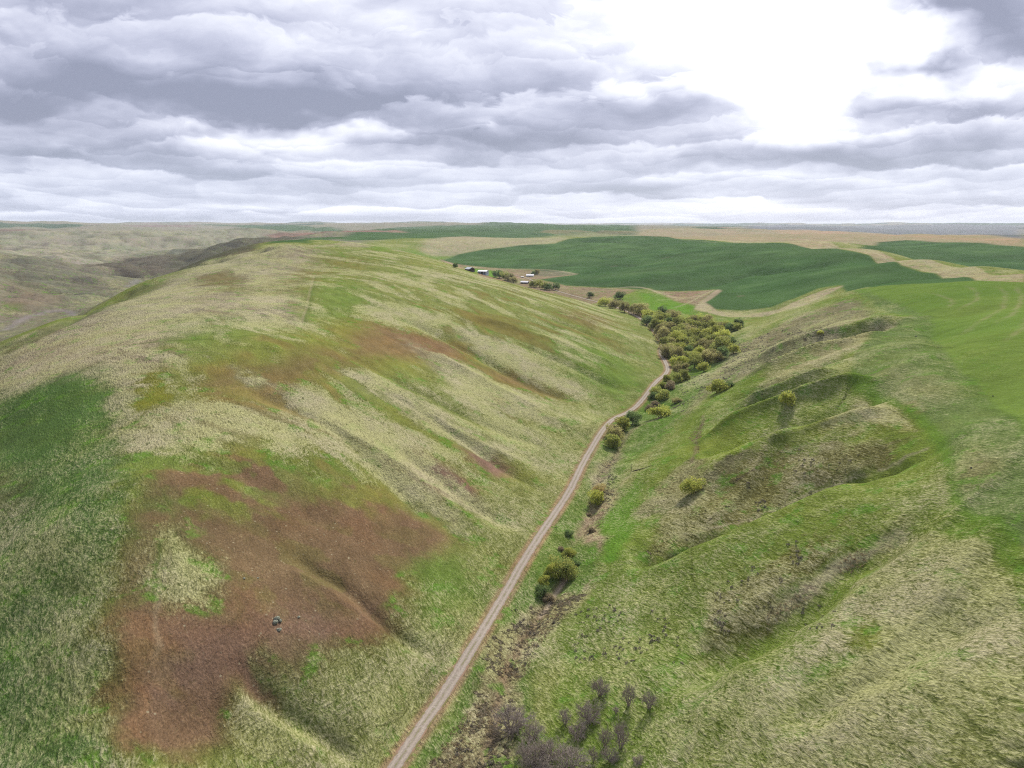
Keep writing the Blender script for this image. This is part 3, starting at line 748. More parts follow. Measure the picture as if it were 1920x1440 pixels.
# yellow-green moss rims, then the brown barrens inside them
MOSS = [
    [(350, 700), (380, 680), (560, 625), (680, 590), (740, 600), (700, 640), (560, 680), (420, 740), (340, 740)],
    [(250, 860), (560, 820), (640, 860), (720, 930), (700, 960), (560, 910), (420, 920), (280, 930)],
    [(640, 605), (780, 600), (880, 660), (760, 700), (600, 690), (540, 660)],
    [(700, 760), (850, 780), (960, 850), (1010, 900), (1000, 920), (860, 860), (760, 850)],
    [(280, 960), (360, 975), (420, 1060), (400, 1140), (300, 1150), (270, 1050)],
    [(180, 1415), (260, 1410), (330, 1440), (300, 1480), (180, 1480)],
]
for m_ in MOSS: paint(m_, C_YGREEN, .2, .0, f=.04, op=.6)
BROWN = [
    ([(290, 880), (400, 862), (470, 850), (560, 880), (640, 890), (740, 940), (850, 1015), (800, 1060), (765, 1085), (745, 1140), (735, 1175), (750, 1200), (700, 1215), (620, 1200), (500, 1195), (480, 1230), (520, 1270), (540, 1315), (500, 1320), (440, 1290), (430, 1340), (415, 1405), (330, 1440), (260, 1415), (190, 1412), (190, 1370), (215, 1250), (240, 1100), (258, 950)], C_BROWN, .03, .025),
    ([(370, 720), (400, 700), (520, 680), (600, 650), (700, 655), (690, 690), (560, 720), (520, 760), (400, 750)], C_OLBR, .08, .03),
    ([(640, 640), (700, 605), (760, 625), (840, 650), (860, 670), (760, 675), (680, 660)], (.150, .112, .052), .1, .03),
    ([(720, 620), (780, 625), (870, 660), (850, 672), (760, 650)], (.150, .105, .055), .1, .03),
    ([(750, 845), (790, 840), (850, 880), (900, 915), (890, 935), (830, 930), (780, 900)], C_PURPB, .03, .02),
    ([(860, 838), (920, 850), (960, 880), (945, 900), (890, 870)], C_PURPB, .05, .02),
    ([(900, 690), (960, 700), (1050, 740), (1030, 745), (930, 715)], (.15, .112, .05), .1, .03),
    ([(860, 585), (920, 595), (1000, 625), (1040, 640), (960, 630), (880, 605)], (.15, .12, .04), .15, .02),
    ([(1040, 590), (1090, 582), (1160, 605), (1120, 620)], (.15, .125, .05), .2, .02),
    ([(440, 690), (500, 740), (560, 760), (480, 770), (420, 740)], C_OLBR, .1, .03),
]
for pts_, c_, st_, f_ in BROWN:
    paint(pts_, C_YGREEN if f_ < .026 and c_ is C_OLBR else (.14, .13, .03), .12, 0, f=f_ * 2.2, op=.55)
for pts_, c_, st_, f_ in BROWN: paint(pts_, c_, st_, .0, 0, f=f_, op=.95, wob=.45)
blot = sst(fbm(GX, GY, 13, 4, 401), -.05, .22)
blot2 = sst(fbm(GX, GY, 9, 4, 411), .0, .25)
paint([(255, 850), (470, 835), (600, 850), (700, 920), (740, 950), (640, 985), (520, 975), (400, 960), (270, 1000)], C_YGREEN, .12, 0, f=.04, op=.75, wgt=blot)
paint([(255, 850), (600, 850), (720, 940), (500, 930), (270, 960)], C_MID, .16, 0, f=.04, op=.6, wgt=blot2)
paint([(230, 1000), (800, 1000), (760, 1150), (500, 1250), (430, 1400), (180, 1420)], C_OLBR, .10, 0, f=.04, op=.55, wgt=blot2)
paint([(370, 690), (700, 620), (700, 700), (500, 770), (380, 750)], C_YGREEN, .3, 0, f=.03, op=.4, wgt=blot)
paint([(300, 1000), (345, 985), (380, 1030), (412, 1075), (390, 1120), (330, 1130), (290, 1090)], (.15, .16, .065), .55, 0, f=.04, wob=.5)
paint([(330, 1170), (560, 1120), (720, 1170), (560, 1260), (400, 1300), (300, 1330), (260, 1300)], C_PURPB, .04, f=.04, op=.6)
paint([(560, 880), (640, 920), (620, 960), (500, 930)], C_OLBR, .08, f=.03, op=.5)
paint([(250, 1130), (300, 1150), (290, 1240), (250, 1400), (205, 1400), (240, 1230)], (.19, .11, .06), .05, f=.02, op=.5)
# pale spurs running down between the gullies
for s_ in (
    [(430, 690), (470, 700), (560, 745), (650, 790), (760, 880), (860, 980), (880, 1010), (820, 980), (700, 890), (600, 800), (500, 750)],
    [(560, 740), (700, 780), (820, 870), (900, 940), (980, 1000), (940, 990), (820, 920), (700, 830)],
    [(760, 640), (880, 690), (1000, 760), (1050, 800), (960, 780), (840, 720)],
    [(620, 690), (720, 710), (860, 790), (960, 840), (1040, 880), (930, 850), (780, 790)],
    [(840, 600), (960, 650), (1080, 720), (1100, 745), (980, 700), (860, 640)],
): paint(s_, (.21, .20, .125), .80, .0, f=.02, op=.75)
for s_ in ([(1010, 600), (1120, 640), (1190, 690), (1180, 720), (1090, 670)], [(1050, 640), (1140, 690), (1210, 720), (1150, 740), (1060, 700)], [(560, 860), (600, 890), (640, 900), (620, 880)], [(640, 900), (680, 905), (640, 870)], [(300, 925), (335, 930), (325, 955), (300, 950)], [(770, 1060), (860, 1060), (900, 1150), (800, 1180), (750, 1100)], [(500, 1220), (560, 1260), (640, 1330), (560, 1310), (510, 1260)]):
    paint(s_, (.10, .165, .03), .35, 0, f=.03, op=.65)
# narrow marks: wheel tracks, cattle paths, farm lanes, the eroded creek bed
def stroke(pts, w, color, op=.7, st=None, wob=1.0):
    ln = smooth_line([seen(*p_) for p_ in pts])
    xs, ys = [p_[0] for p_ in ln], [p_[1] for p_ in ln]
    pad = w * 3 + 8
    b_ = (GX > min(xs) - pad) & (GX < max(xs) + pad) & (GY > min(ys) - pad) & (GY < max(ys) + pad)
    if not b_.any(): return
    dd, aa = poly_dist(GX[b_] + wth[b_] * 1.5 * wob, GY[b_] + wth2[b_] * 1.5 * wob, ln)
    mm = np.exp(-(dd / w) ** 2) * op * sst(aa, -.01, .06) * sst(aa, 1.01, .94)
    for k in range(3): col[..., k][b_] = col[..., k][b_] * (1 - mm) + color[k] * mm
    if st is not None: straw[b_] = straw[b_] * (1 - mm) + st * mm


K_DG, K_TAN, K_DK = (.06, .10, .02), (.30, .25, .17), (.06, .055, .03)
stroke([(592, 518), (585, 545), (575, 585), (566, 612)], 2.0, K_DG, .6, .15, .2)
stroke([(589, 518), (582, 545), (572, 585), (563, 612)], .9, K_TAN, .4, .8, .2)
for x_ in (0, 7):
    stroke([(302 + x_, 640), (300 + x_, 700)], .5, K_DG, .4, .3, .1)
    stroke([(326 + x_, 790), (329 + x_, 820), (331 + x_, 850)], .45, K_DG, .5, .3, .1)
stroke([(296, 795), (303, 815), (318, 835)], .45, K_DG, .4, .3, .1)
stroke([(300, 1010), (297, 1080), (300, 1130)], .6, K_DG, .5, .1)
stroke([(320, 1020), (312, 1080), (300, 1150), (285, 1240)], .6, K_TAN, .3, .1)
stroke([(220, 652), (300, 640), (400, 636), (520, 628), (560, 622)], 1.4, K_DG, .5, .2)
stroke([(735, 1438), (760, 1390), (790, 1340), (820, 1290)], .45, K_TAN, .7)
stroke([(905, 1438), (925, 1350), (945, 1290), (985, 1200), (1010, 1160), (1040, 1110), (1068, 1065)], 1.6, (.23, .165, .11), .75, .2)
stroke([(1008, 1165), (1030, 1125), (1060, 1080)], .8, (.36, .29, .22), .8, .1)
stroke([(1062, 1030), (1090, 1000), (1112, 968), (1106, 930), (1140, 880), (1165, 830), (1195, 798), (1235, 788), (1262, 765), (1290, 752)], 1.5, (.20, .155, .11), .6, .3)
stroke([(1205, 790), (1240, 785), (1260, 766)], 1.1, (.32, .27, .19), .7)
stroke([(1183, 890), (1165, 910), (1140, 925)], 1.0, K_TAN, .4)
for a_ in ([(1288, 1010), (1293, 1060), (1300, 1110)], [(1284, 935), (1283, 990), (1288, 1020)], [(1285, 945), (1310, 975), (1340, 1000)], [(1130, 1140), (1140, 1190), (1148, 1240)]):
    stroke(a_, .35, (.05, .06, .02), .45, .2, .5)
for a_ in ([(1230, 1360), (1250, 1400), (1290, 1440)], [(1500, 1360), (1560, 1400), (1640, 1440)], [(1725, 1290), (1800, 1340), (1920, 1400)], [(1770, 1140), (1850, 1170), (1920, 1190)], [(1490, 1300), (1510, 1350), (1525, 1400)], [(1700, 1250), (1800, 1290), (1920, 1320)], [(1600, 1215), (1680, 1270), (1760, 1320)]):
    stroke(a_, .35, (.05, .07, .02), .6, .2, .5)
stroke([(1320, 775), (1305, 830), (1295, 870)], 1.0, (.13, .10, .07), .6, .3)
stroke([(1240, 1010), (1300, 1000), (1380, 980), (1460, 950), (1549, 915), (1640, 886)], .7, (.24, .21, .13), .5, .9)
stroke([(1640, 882), (1690, 862), (1740, 842)], .8, (.26, .23, .17), .5)
stroke([(1500, 1118), (1530, 1100), (1560, 1075), (1600, 1050), (1640, 1035), (1700, 1003)], 1.6, (.30, .25, .19), .8, .9)
stroke([(1430, 1165), (1470, 1140), (1500, 1118), (1530, 1100)], 1.8, (.17, .13, .10), .8, .4)
stroke([(1280, 1262), (1320, 1240), (1400, 1190), (1470, 1140)], .9, (.12, .15, .03), .5)
stroke([(1370, 905), (1400, 893), (1430, 880)], .6, (.06, .05, .035), .8, .1)
# farm lanes and field margins
stroke([(822, 487), (840, 492), (852, 497), (862, 505)], 6, (.32, .25, .18), .8, .1, .3)
stroke([(950, 504), (1000, 504), (1045, 507), (1085, 514)], 3.5, (.30, .25, .17), .7, .2, .3)
stroke([(968, 520), (985, 523), (1010, 521), (1045, 518), (1083, 515)], 4, (.33, .24, .17), .7, .1, .3)
stroke([(978, 527), (1000, 524), (1012, 527), (1030, 532)], 4, (.36, .24, .17), .7, .1, .3)
stroke([(1133, 541), (1180, 538), (1210, 539), (1240, 550), (1270, 560), (1310, 556), (1338, 544)], 2.6, (.32, .28, .19), .7, .6, .3)
stroke([(1262, 577), (1290, 568), (1320, 552), (1345, 543)], 2.2, (.30, .28, .17), .6, .6, .3)
stroke([(1480, 457), (1570, 462), (1610, 466), (1640, 472), (1750, 500)], 4, (.33, .29, .20), .6, .6, .3)
stroke([(1510, 447), (1570, 455), (1625, 464)], 5, (.36, .31, .22), .7, .5, .3)
stroke([(1270, 449), (1350, 455), (1440, 457)], 4, (.26, .26, .15), .6, .5, .3)
stroke([(1020, 437), (1060, 440), (1100, 440), (1160, 432), (1300, 428)], 14, (.15, .17, .07), .5, .3, .3)
stroke([(0, 622), (40, 598), (80, 585), (140, 576), (200, 565)], 7, (.16, .15, .14), .85, .1, .4)
stroke([(262, 524), (250, 532), (238, 538)], 9, (.17, .165, .15), .8, .1, .4)
stroke([(213, 498), (235, 510), (262, 522)], 12, (.05, .045, .035), .8, 0, .4)
stroke([(60, 462), (80, 458), (105, 453)], 18, (.08, .075, .06), .7, 0, .3)
stroke([(1055, 475), (1150, 487), (1240, 470), (1400, 462)], 5, (.028, .075, .03), .5, 0, .5)
stroke([(1030, 502), (1150, 500), (1250, 500), (1330, 482)], 5, (.06, .13, .05), .5, 0, .5)
for cx_, cy_ in ((1152, 499), (1250, 483), (1390, 555)): stroke([(cx_ - 8, cy_ + 1), (cx_, cy_), (cx_ + 6, cy_ - 1)], 5, (.13, .12, .08), .6, .1, .3)

# verge, bare strips along the wheel tracks
vm = sst(ROADD, 4.2, 2.4)
for k in range(3): col[..., k] = col[..., k] * (1 - vm * .8) + (.25, .17, .11)[k] * vm * .8
straw[:] = straw * (1 - vm) + .25 * vm
sh2 = sh + whi * .5
sc2 = 1 + np.clip(VS - 250, 0, 700) / 700
STK = (vnoise((VS + sh2) / (3.4 * sc2), VD / (26 * sc2) + 5, 305) * .5 + vnoise((VS + sh2) / (1.5 * sc2) + 7, VD / 15, 307) * .35 + vnoise((VS + sh2) / (8 * sc2) + 7, VD / 60, 309) * .35) / 1.2
# straw runs down the rill crests, green and bare soil lie between them
lf = (LEFT & vmask) * sst(VD, 12, 40) * sst(VD, 110, 60) * sst(VD / vs_, 125, 75) * (1 - ROADD * 0)
straw[:] = np.clip(straw + RILL * lf * .15 * sst(straw, .02, .3), 0, 1)
straw[:] = np.clip(straw + RILL * (~LEFT) * ramp_ * .18, 0, 1)
WEST = region([(-80, 760), (0, 735), (170, 685), (235, 740), (250, 860), (255, 960), (240, 1100), (195, 1300), (175, 1500), (-80, 1500)], .05)
BRM = region(BROWN[0][0], .03, .45)
lf2 = (1 - WEST) * (1 - BRM) * (LEFT & vmask) * sst(VD, 18, 50) * sst(VD / vs_, 165, 95) * sst(straw, .06, .3)
straw[:] = np.clip(straw + (sst(STK, .30, .70) - .47) * .75 * lf2, 0, 1)
rust = sst(STK, .48, .34) * lf2 * sst(fbm(GX, GY, 60, 3, 77), -.1, .2)
for k in range(3): col[..., k] = col[..., k] * (1 - rust * .7) + (.155, .125, .045)[k] * rust * .7
dk = np.clip(-RILL, 0, 1) * lf * .3
for k in range(3): col[..., k] = col[..., k] * (1 - dk) + (.135, .135, .038)[k] * dk
# darker mottling everywhere: large soft variation of the sward
mot = fbm(GX, GY, 45, 4, 131)
straw[:] = np.clip(straw + mot * .45 * (1 - crop) * sst(straw, .02, .2), 0, 1)
g2 = fbm(GX, GY, 90, 4, 141)
for k, a_ in enumerate((.12, .05, .10)): col[..., k] *= 1 + g2 * a_ * 2

# ------------------------------------------------------------------ terrain mesh
nv = NS_ * NT_
co = np.empty((nv + 1, 3), np.float32)
co[:nv, 0], co[:nv, 1], co[:nv, 2] = GX.ravel(), GY.ravel(), H.ravel()
co[nv] = (0, 0, float(H[0].mean()))
idx = np.arange(nv).reshape(NS_, NT_)
# first and last columns coincide at azimuth +-180: weld them
idx[:, -1] = idx[:, 0]
a_, b_, c_, d_ = idx[:-1, :-1], idx[:-1, 1:], idx[1:, 1:], idx[1:, :-1]
quads = np.stack([a_, d_, c_, b_], -1).reshape(-1, 4)
quads = quads[:, ::-1]
tris = np.stack([idx[0, :-1], idx[0, 1:], np.full(NT_ - 1, nv)], -1)
tris = tris[:, ::-1]
me = bpy.data.meshes.new('terrain')
me.vertices.add(nv + 1)
me.vertices.foreach_set('co', co.ravel())
loops = np.concatenate([quads.ravel(), tris.ravel()]).astype(np.int32)
me.loops.add(len(loops))
me.loops.foreach_set('vertex_index', loops)
nq, ntri = len(quads), len(tris)
me.polygons.add(nq + ntri)
starts = np.concatenate([np.arange(nq) * 4, nq * 4 + np.arange(ntri) * 3]).astype(np.int32)
me.polygons.foreach_set('loop_start', starts)
me.polygons.foreach_set('use_smooth', np.ones(nq + ntri, bool))
me.update(calc_edges=True)


def vattr(name, arr):
    at = me.attributes.new(name, 'FLOAT_COLOR', 'POINT')
    buf = np.zeros((nv + 1, 4), np.float32)
    buf[:nv, :arr.shape[-1]] = arr.reshape(nv, -1)
    buf[nv] = buf[0]
    buf[:, 3] = 1
    at.data.foreach_set('color', buf.ravel())


vattr('cover', col)
vattr('sward', np.stack([straw, scrub, crop], -1))
terrain = bpy.data.objects.new('terrain', me)
COL.objects.link(terrain)
terrain['kind'] = 'structure'


def ground_material():
    mt = bpy.data.materials.new('grassland')
    mt.use_nodes = True
    N = NT(mt.node_tree)
    N.n.clear()
    pos = N.node('ShaderNodeNewGeometry').outputs['Position']
    cov = N.attr('cover').outputs['Color']
    sw = N.node('ShaderNodeSeparateColor')
    N.l.new(N.attr('sward').outputs['Color'], sw.inputs[0])
    st_, sc_, cr_ = sw.outputs
    # grass lies combed along the slope contours: stretched tufts
    rot = N.node('ShaderNodeVectorRotate', rotation_type='Z_AXIS')
    N.put(rot.inputs['Vector'], pos)
    rot.inputs['Angle'].default_value = R(-27)
    rv = rot.outputs[0]
    jit = N.v('SCALE', N.v('SUBTRACT', N.noise(pos, .25, 2, .5, color=True), (.5, .5, .5)), scale=1.9)
    rv = N.v('ADD', rv, jit)
    tuft = N.noise(N.v('MULTIPLY', rv, (1.0, .26, 1.0)), 1.35, 5, .66)
    tuft2 = N.noise(N.v('MULTIPLY', rv, (1.0, .5, 1.0)), 2.4, 3, .6)
    clump = N.noise(N.v('MULTIPLY', rv, (1.0, .45, 1.0)), .17, 4, .6)
    terr = N.noise(N.v('ADD', N.v('MULTIPLY', pos, (.16, .16, 1.9)), N.v('SCALE', jit, scale=.25)), 1.0, 4, .62)   # terracettes: level lines of the slope
    tuft = N.m('ADD', N.m('MULTIPLY', tuft, .72), N.m('MULTIPLY', terr, .28))
    tf = N.m('ADD', N.m('MULTIPLY', tuft, .58), N.m('ADD', N.m('MULTIPLY', clump, .16), N.m('MULTIPLY', tuft2, .26)))
    thr = N.mapr(st_, 0.0, 1.0, .665, .425, smooth=False)
    sm = N.mapr(tf, N.m('SUBTRACT', thr, .10), N.m('ADD', thr, .10))
    # living cover, with leaf-scale variation
    var = N.mapr(tuft2, .25, .75, .66, 1.34, smooth=False)
    var2 = N.mapr(clump, .3, .7, .82, 1.18, smooth=False)
    cv = N.v('SCALE', cov, scale=N.m('MULTIPLY', var, var2))
    hue = N.noise(pos, .05, 4, .6)
    cv = N.mix(N.mapr(hue, .45, .7, 0, .35), cv, N.mix(1.0, cv, (1.15, .95, .8), 'MULTIPLY'))
    greens = N.noise(N.v('ADD', pos, (91, 17, 3)), .11, 5, .65)
    gm = N.m('MULTIPLY', N.mapr(greens, .54, .64), N.mapr(st_, .1, .35, 0, .75))
    cv = N.mix(gm, cv, (.085, .185, .022))
    strawc = N.mix(N.mapr(tuft2, .35, .7), (.285, .262, .152), (.46, .42, .275))
    strawc = N.mix(N.mapr(hue, .35, .6), strawc, N.mix(1.0, strawc, (.92, 1.0, .78), 'MULTIPLY'))
    c = N.mix(N.m('MULTIPLY', sm, N.mapr(st_, .1, .7, .55, .85)), cv, strawc)
    # shade in the gaps between tussocks, painted into the colour
    gap = N.mapr(tuft, .47, .33)
    c = N.mix(N.m('MULTIPLY', gap, N.mapr(st_, .05, .4, .25, .70)), c, (.040, .055, .014))
    # purple-brown scrub clumps
    sn = N.noise(N.v('ADD', pos, (31, 7, 9)), .42, 4, .65)
    sl = N.noise(N.v('ADD', pos, (3, 77, 9)), .055, 3, .55)
    sth = N.m('SUBTRACT', N.mapr(sc_, 0, 1, .80, .44, smooth=False), N.m('MULTIPLY', N.m('SUBTRACT', sl, .5), .5))
    smk = N.mapr(sn, sth, N.m('ADD', sth, .05))
    scc = N.mix(N.mapr(tuft2, .4, .65), (.040, .036, .024), (.125, .100, .080))
    c = N.mix(N.m('MULTIPLY', smk, .85), c, scc)
    # pebbles and sparse pale tufts on bare soil
    vo = N.node('ShaderNodeTexVoronoi')
    N.put(vo.inputs['Vector'], pos)
    vo.inputs['Scale'].default_value = .55
    peb = N.m('MULTIPLY', N.mapr(vo.outputs['Distance'], .20, .10), N.mapr(N.noise(pos, .35, 2), .52, .60))
    c = N.mix(N.m('MULTIPLY', peb, N.mapr(st_, .25, .1, 0, .6)), c, (.30, .27, .18))
    clod = N.mapr(N.noise(pos, 1.7, 5, .75), .3, .7, .72, 1.30, smooth=False)
    c = N.mix(N.mapr(st_, .25, .1, 0, 1), c, N.v('SCALE', c, scale=clod))
    # crop: even drilled stand, faint rows and tractor marks
    rows = N.node('ShaderNodeTexWave', wave_type='BANDS', bands_direction='Y')
    N.put(rows.inputs['Vector'], N.v('ADD', pos, N.v('SCALE', N.noise(pos, .004, 2, color=True), scale=90)))
    rows.inputs['Scale'].default_value = .035
    rows.inputs['Distortion'].default_value = 3
    rows.inputs['Detail'].default_value = 3
    crn = N.noise(pos, .012, 5, .6)
    crv = N.m('ADD', N.mapr(crn, .3, .7, .72, 1.26, smooth=False), N.mapr(rows.outputs['Fac'], 0, 1, -.07, .07))
    crc = N.v('SCALE', cov, scale=crv)
    crc = N.mix(N.mapr(crn, .55, .75, 0, .3), crc, (.09, .14, .045))
    c = N.mix(cr_, c, N.mix(.5, crc, N.v('SCALE', crc, scale=var)))
    # relief of tussocks
    bh = N.m('ADD', N.m('SUBTRACT', tuft, .5), N.m('MULTIPLY', N.m('SUBTRACT', tuft2, .5), .12))
    bh = N.m('ADD', bh, N.m('MULTIPLY', smk, .3))
    amt = N.m('MULTIPLY', N.mapr(st_, 0, .5, .40, 1.0), N.mapr(cr_, 0, 1, 1, .25))
    bp = N.node('ShaderNodeBump')
    bp.inputs['Strength'].default_value = 1.0
    bp.inputs['Distance'].default_value = 1.5
    N.put(bp.inputs['Height'], N.m('MULTIPLY', bh, amt))
    bs = N.node('ShaderNodeBsdfDiffuse')
    bs.inputs['Roughness'].default_value = 0.0
    N.put(bs.inputs['Color'], c)
    N.l.new(bp.outputs[0], bs.inputs['Normal'])
    o = N.node('ShaderNodeOutputMaterial')
    N.l.new(bs.outputs[0], o.inputs[0])
    return mt


me.materials.append(ground_material())

def stroke_note(): pass

# ------------------------------------------------------------------ objects: helpers
def link(name, me_, parent=None, mats=()):
    o = bpy.data.objects.new(name, me_)
    COL.objects.link(o)
    for m_ in mats: me_.materials.append(m_)
    if parent is not None: o.parent = parent
    return o


def thing(name, label, cat, loc, rotz=0.0, scale=1.0, group=None):
    o = bpy.data.objects.new(name, None)
    COL.objects.link(o)
    o.location = loc
    o.rotation_euler = (0, 0, rotz)
    o.scale = (scale,) * 3 if not hasattr(scale, '__len__') else scale
    o['label'], o['category'] = label, cat
    if group: o['group'] = group
    return o


def mesh(name, v, f, smooth=False):
    m_ = bpy.data.meshes.new(name)
    m_.from_pydata([tuple(p_) for p_ in v], [], [tuple(int(i) for i in q_) for q_ in f])
    if smooth: m_.polygons.foreach_set('use_smooth', np.ones(len(m_.polygons), bool))
    m_.update()
    return m_


def simple_mat(name, build):
    mt = bpy.data.materials.new(name)
    mt.use_nodes = True
    N = NT(mt.node_tree)
    N.n.clear()
    o = N.node('ShaderNodeOutputMaterial')
    N.l.new(build(N), o.inputs[0])
    return mt


def bsdf(N, color, rough=.8, normal=None, spec=.3, metal=0.0):
    b = N.node('ShaderNodeBsdfPrincipled')
    N.put(b.inputs['Base Color'], color)
    N.put(b.inputs['Roughness'], rough)
    b.inputs['Specular IOR Level'].default_value = spec
    b.inputs['Metallic'].default_value = metal
    if normal is not None: N.l.new(normal, b.inputs['Normal'])
    return b.outputs[0]


# ------------------------------------------------------------------ gravel road
def ribbon(name, line, width, lift, ncol=9):
    L = np.array(line)
    seg_ = np.concatenate([[0], np.cumsum(np.hypot(*np.diff(L, axis=0).T))])
    n_ = int(seg_[-1] / 1.5)
    t = np.linspace(0, seg_[-1], n_)
    x, y = np.interp(t, seg_, L[:, 0]), np.interp(t, seg_, L[:, 1])
    tx, ty = np.gradient(x), np.gradient(y)
    for _ in range(4):
        tx, ty = np.convolve(np.pad(tx, 2, mode='edge'), np.ones(5) / 5, 'valid'), np.convolve(np.pad(ty, 2, mode='edge'), np.ones(5) / 5, 'valid')
    ll = np.hypot(tx, ty)
    nx, ny = ty / ll, -tx / ll
    v, uv = [], []
    wv = width / 2 * (1 + .10 * fbm(t, t * 0, 9, 3, 5))
    wv2 = width / 2 * (1 + .10 * fbm(t, t * 0 + 50, 9, 3, 6))
    for k in range(ncol):
        a = k / (ncol - 1) * 2 - 1
        w_ = np.where(a < 0, wv, wv2) * a
        X, Y = x + nx * w_, y + ny * w_
        Z = np.maximum(sample(X, Y), sample(x, y) - .05) + lift + .00025 * np.hypot(X, Y)
        v.append(np.stack([X, Y, Z], -1))
        uv.append(np.stack([np.full(n_, (a + 1) / 2), t], -1))
    V = np.stack(v, 1)
    UV = np.stack(uv, 1).reshape(-1, 2)
    # middle columns slightly crowned, ruts slightly sunk
    prof_ = np.array([-.05, -.01, -.05, -.03, .02, -.03, -.05, -.01, -.05])
    V[..., 2] += prof_[:ncol] * .6
    id_ = np.arange(n_ * ncol).reshape(n_, ncol)
    f = np.stack([id_[:-1, :-1], id_[:-1, 1:], id_[1:, 1:], id_[1:, :-1]], -1).reshape(-1, 4)
    m_ = mesh(name, V.reshape(-1, 3), f, True)
    ul = m_.uv_layers.new(name='UVMap')
    li = np.empty(len(m_.loops), np.int32)
    m_.loops.foreach_get('vertex_index', li)
    ul.data.foreach_set('uv', UV[li].astype(np.float32).ravel())
    return m_


def road_mat(N):
    uvn = N.node('ShaderNodeUVMap')
    u_, v_, _ = N.sep(uvn.outputs[0])
    pos = N.node('ShaderNodeNewGeometry').outputs['Position']
    wob = N.m('MULTIPLY', N.m('SUBTRACT', N.noise(pos, .18, 3), .5), .14)
    ac = N.m('ABSOLUTE', N.m('ADD', N.m('SUBTRACT', u_, .5), wob))
    rut = N.mapr(N.m('ABSOLUTE', N.m('SUBTRACT', ac, .20)), .10, .02)
    edge = N.mapr(N.m('ADD', ac, N.m('MULTIPLY', N.m('SUBTRACT', N.noise(pos, .9, 4, .7), .5), .22)), .34, .42)
    crown = N.m('MULTIPLY', N.mapr(ac, .085, .03), N.mapr(N.noise(pos, .5, 4, .65), .40, .58, 0, .75))
    g = N.noise(pos, 2.2, 4, .7)
    g2 = N.noise(pos, .35, 4, .6)
    base = N.mix(N.mapr(g, .3, .7), (.185, .155, .13), (.31, .272, .235))
    base = N.mix(N.mapr(g2, .4, .7, 0, .4), base, (.21, .165, .14))
    base = N.mix(N.m('MULTIPLY', rut, .4), base, (.36, .31, .26))
    base = N.mix(crown, base, (.155, .15, .07))
    edgec = N.mix(N.mapr(g2, .4, .6), (.22, .145, .10), (.14, .13, .05))
    c = N.mix(edge, base, edgec)
    bp = N.node('ShaderNodeBump')
    bp.inputs['Distance'].default_value = .06
    N.put(bp.inputs['Height'], g)
    return bsdf(N, c, .95, bp.outputs[0], .1)


rd = link('road', ribbon('road', road_line, 3.9, .06), None, [simple_mat('gravel', road_mat)])
rd['kind'] = 'structure'


# ------------------------------------------------------------------ foliage
def leaf_mat(name, c1, c2, c3, trans=.5):
    def f(N):
        pos = N.node('ShaderNodeNewGeometry').outputs['Position']
        oi = N.node('ShaderNodeObjectInfo')
        n1 = N.noise(pos, .55, 3, .6)
        n2 = N.noise(N.v('ADD', pos, (5, 9, 1)), 2.8, 2, .6)
        c = N.mix(N.mapr(n1, .40, .60), c1, c2)
        c = N.mix(N.mapr(n2, .50, .70, 0, .8), c, c3)
        c = N.v('SCALE', c, scale=N.m('MULTIPLY_ADD', oi.outputs['Random'], .5, .75))
        d = N.node('ShaderNodeBsdfDiffuse')
        N.put(d.inputs[0], c)
        t = N.node('ShaderNodeBsdfTranslucent')
        N.put(t.inputs[0], c)
        mx = N.node('ShaderNodeMixShader')
        mx.inputs[0].default_value = trans
        N.l.new(d.outputs[0], mx.inputs[1])
        N.l.new(t.outputs[0], mx.inputs[2])
        return mx.outputs[0]
    return simple_mat(name, f)


KIND = {  # colours of young spring leaf, catkin and bud
    'green': leaf_mat('leaf_green', (0.259, 0.325, 0.100), (0.384, 0.411, 0.116), (0.518, 0.423, 0.146)),
    'yellow': leaf_mat('leaf_yellow_green', (0.354, 0.406, 0.095), (0.497, 0.490, 0.124), (0.261, 0.319, 0.110)),
    'rust': leaf_mat('leaf_rust', (0.354, 0.307, 0.159), (0.410, 0.397, 0.159), (0.252, 0.298, 0.111)),
    'dark': leaf_mat('leaf_dark', (0.116, 0.191, 0.072), (0.174, 0.246, 0.093), (0.288, 0.291, 0.131)),
    'red': leaf_mat('leaf_red_brown', (0.259, 0.209, 0.143), (0.319, 0.258, 0.167), (0.202, 0.238, 0.110)),
    'orange': leaf_mat('leaf_orange', (0.465, 0.337, 0.159), (0.447, 0.377, 0.159), (0.335, 0.356, 0.131)),
}


def bark_f(c):
    def f(N):
        pos = N.node('ShaderNodeNewGeometry').outputs['Position']
        n_ = N.noise(N.v('MULTIPLY', pos, (4, 4, 1)), 1.0, 4, .6)
        return bsdf(N, N.mix(N.mapr(n_, .3, .7), c, tuple(x * 1.7 for x in c)), .9, None, .1)
    return f


BARK = simple_mat('bark', bark_f((.075, .06, .05)))
TWIG = simple_mat('twigs', bark_f((.23, .195, .17)))
TWIG2 = simple_mat('twigs_pale', bark_f((.15, .12, .105)))


def tube(v, f, a, b, ra, rb, n_=4):
    a, b = np.array(a, float), np.array(b, float)
    d = b - a
    d /= np.linalg.norm(d) + 1e-9
    u = np.cross(d, (0, 0, 1) if abs(d[2]) < .9 else (1, 0, 0))
    u /= np.linalg.norm(u)
    w = np.cross(d, u)
    k0 = len(v)
    for c, r in ((a, ra), (b, rb)):
        for i in range(n_):
            t = 2 * math.pi * i / n_
            v.append(c + (u * math.cos(t) + w * math.sin(t)) * r)
    for i in range(n_):
        j = (i + 1) % n_
        f.append((k0 + i, k0 + j, k0 + n_ + j, k0 + n_ + i))


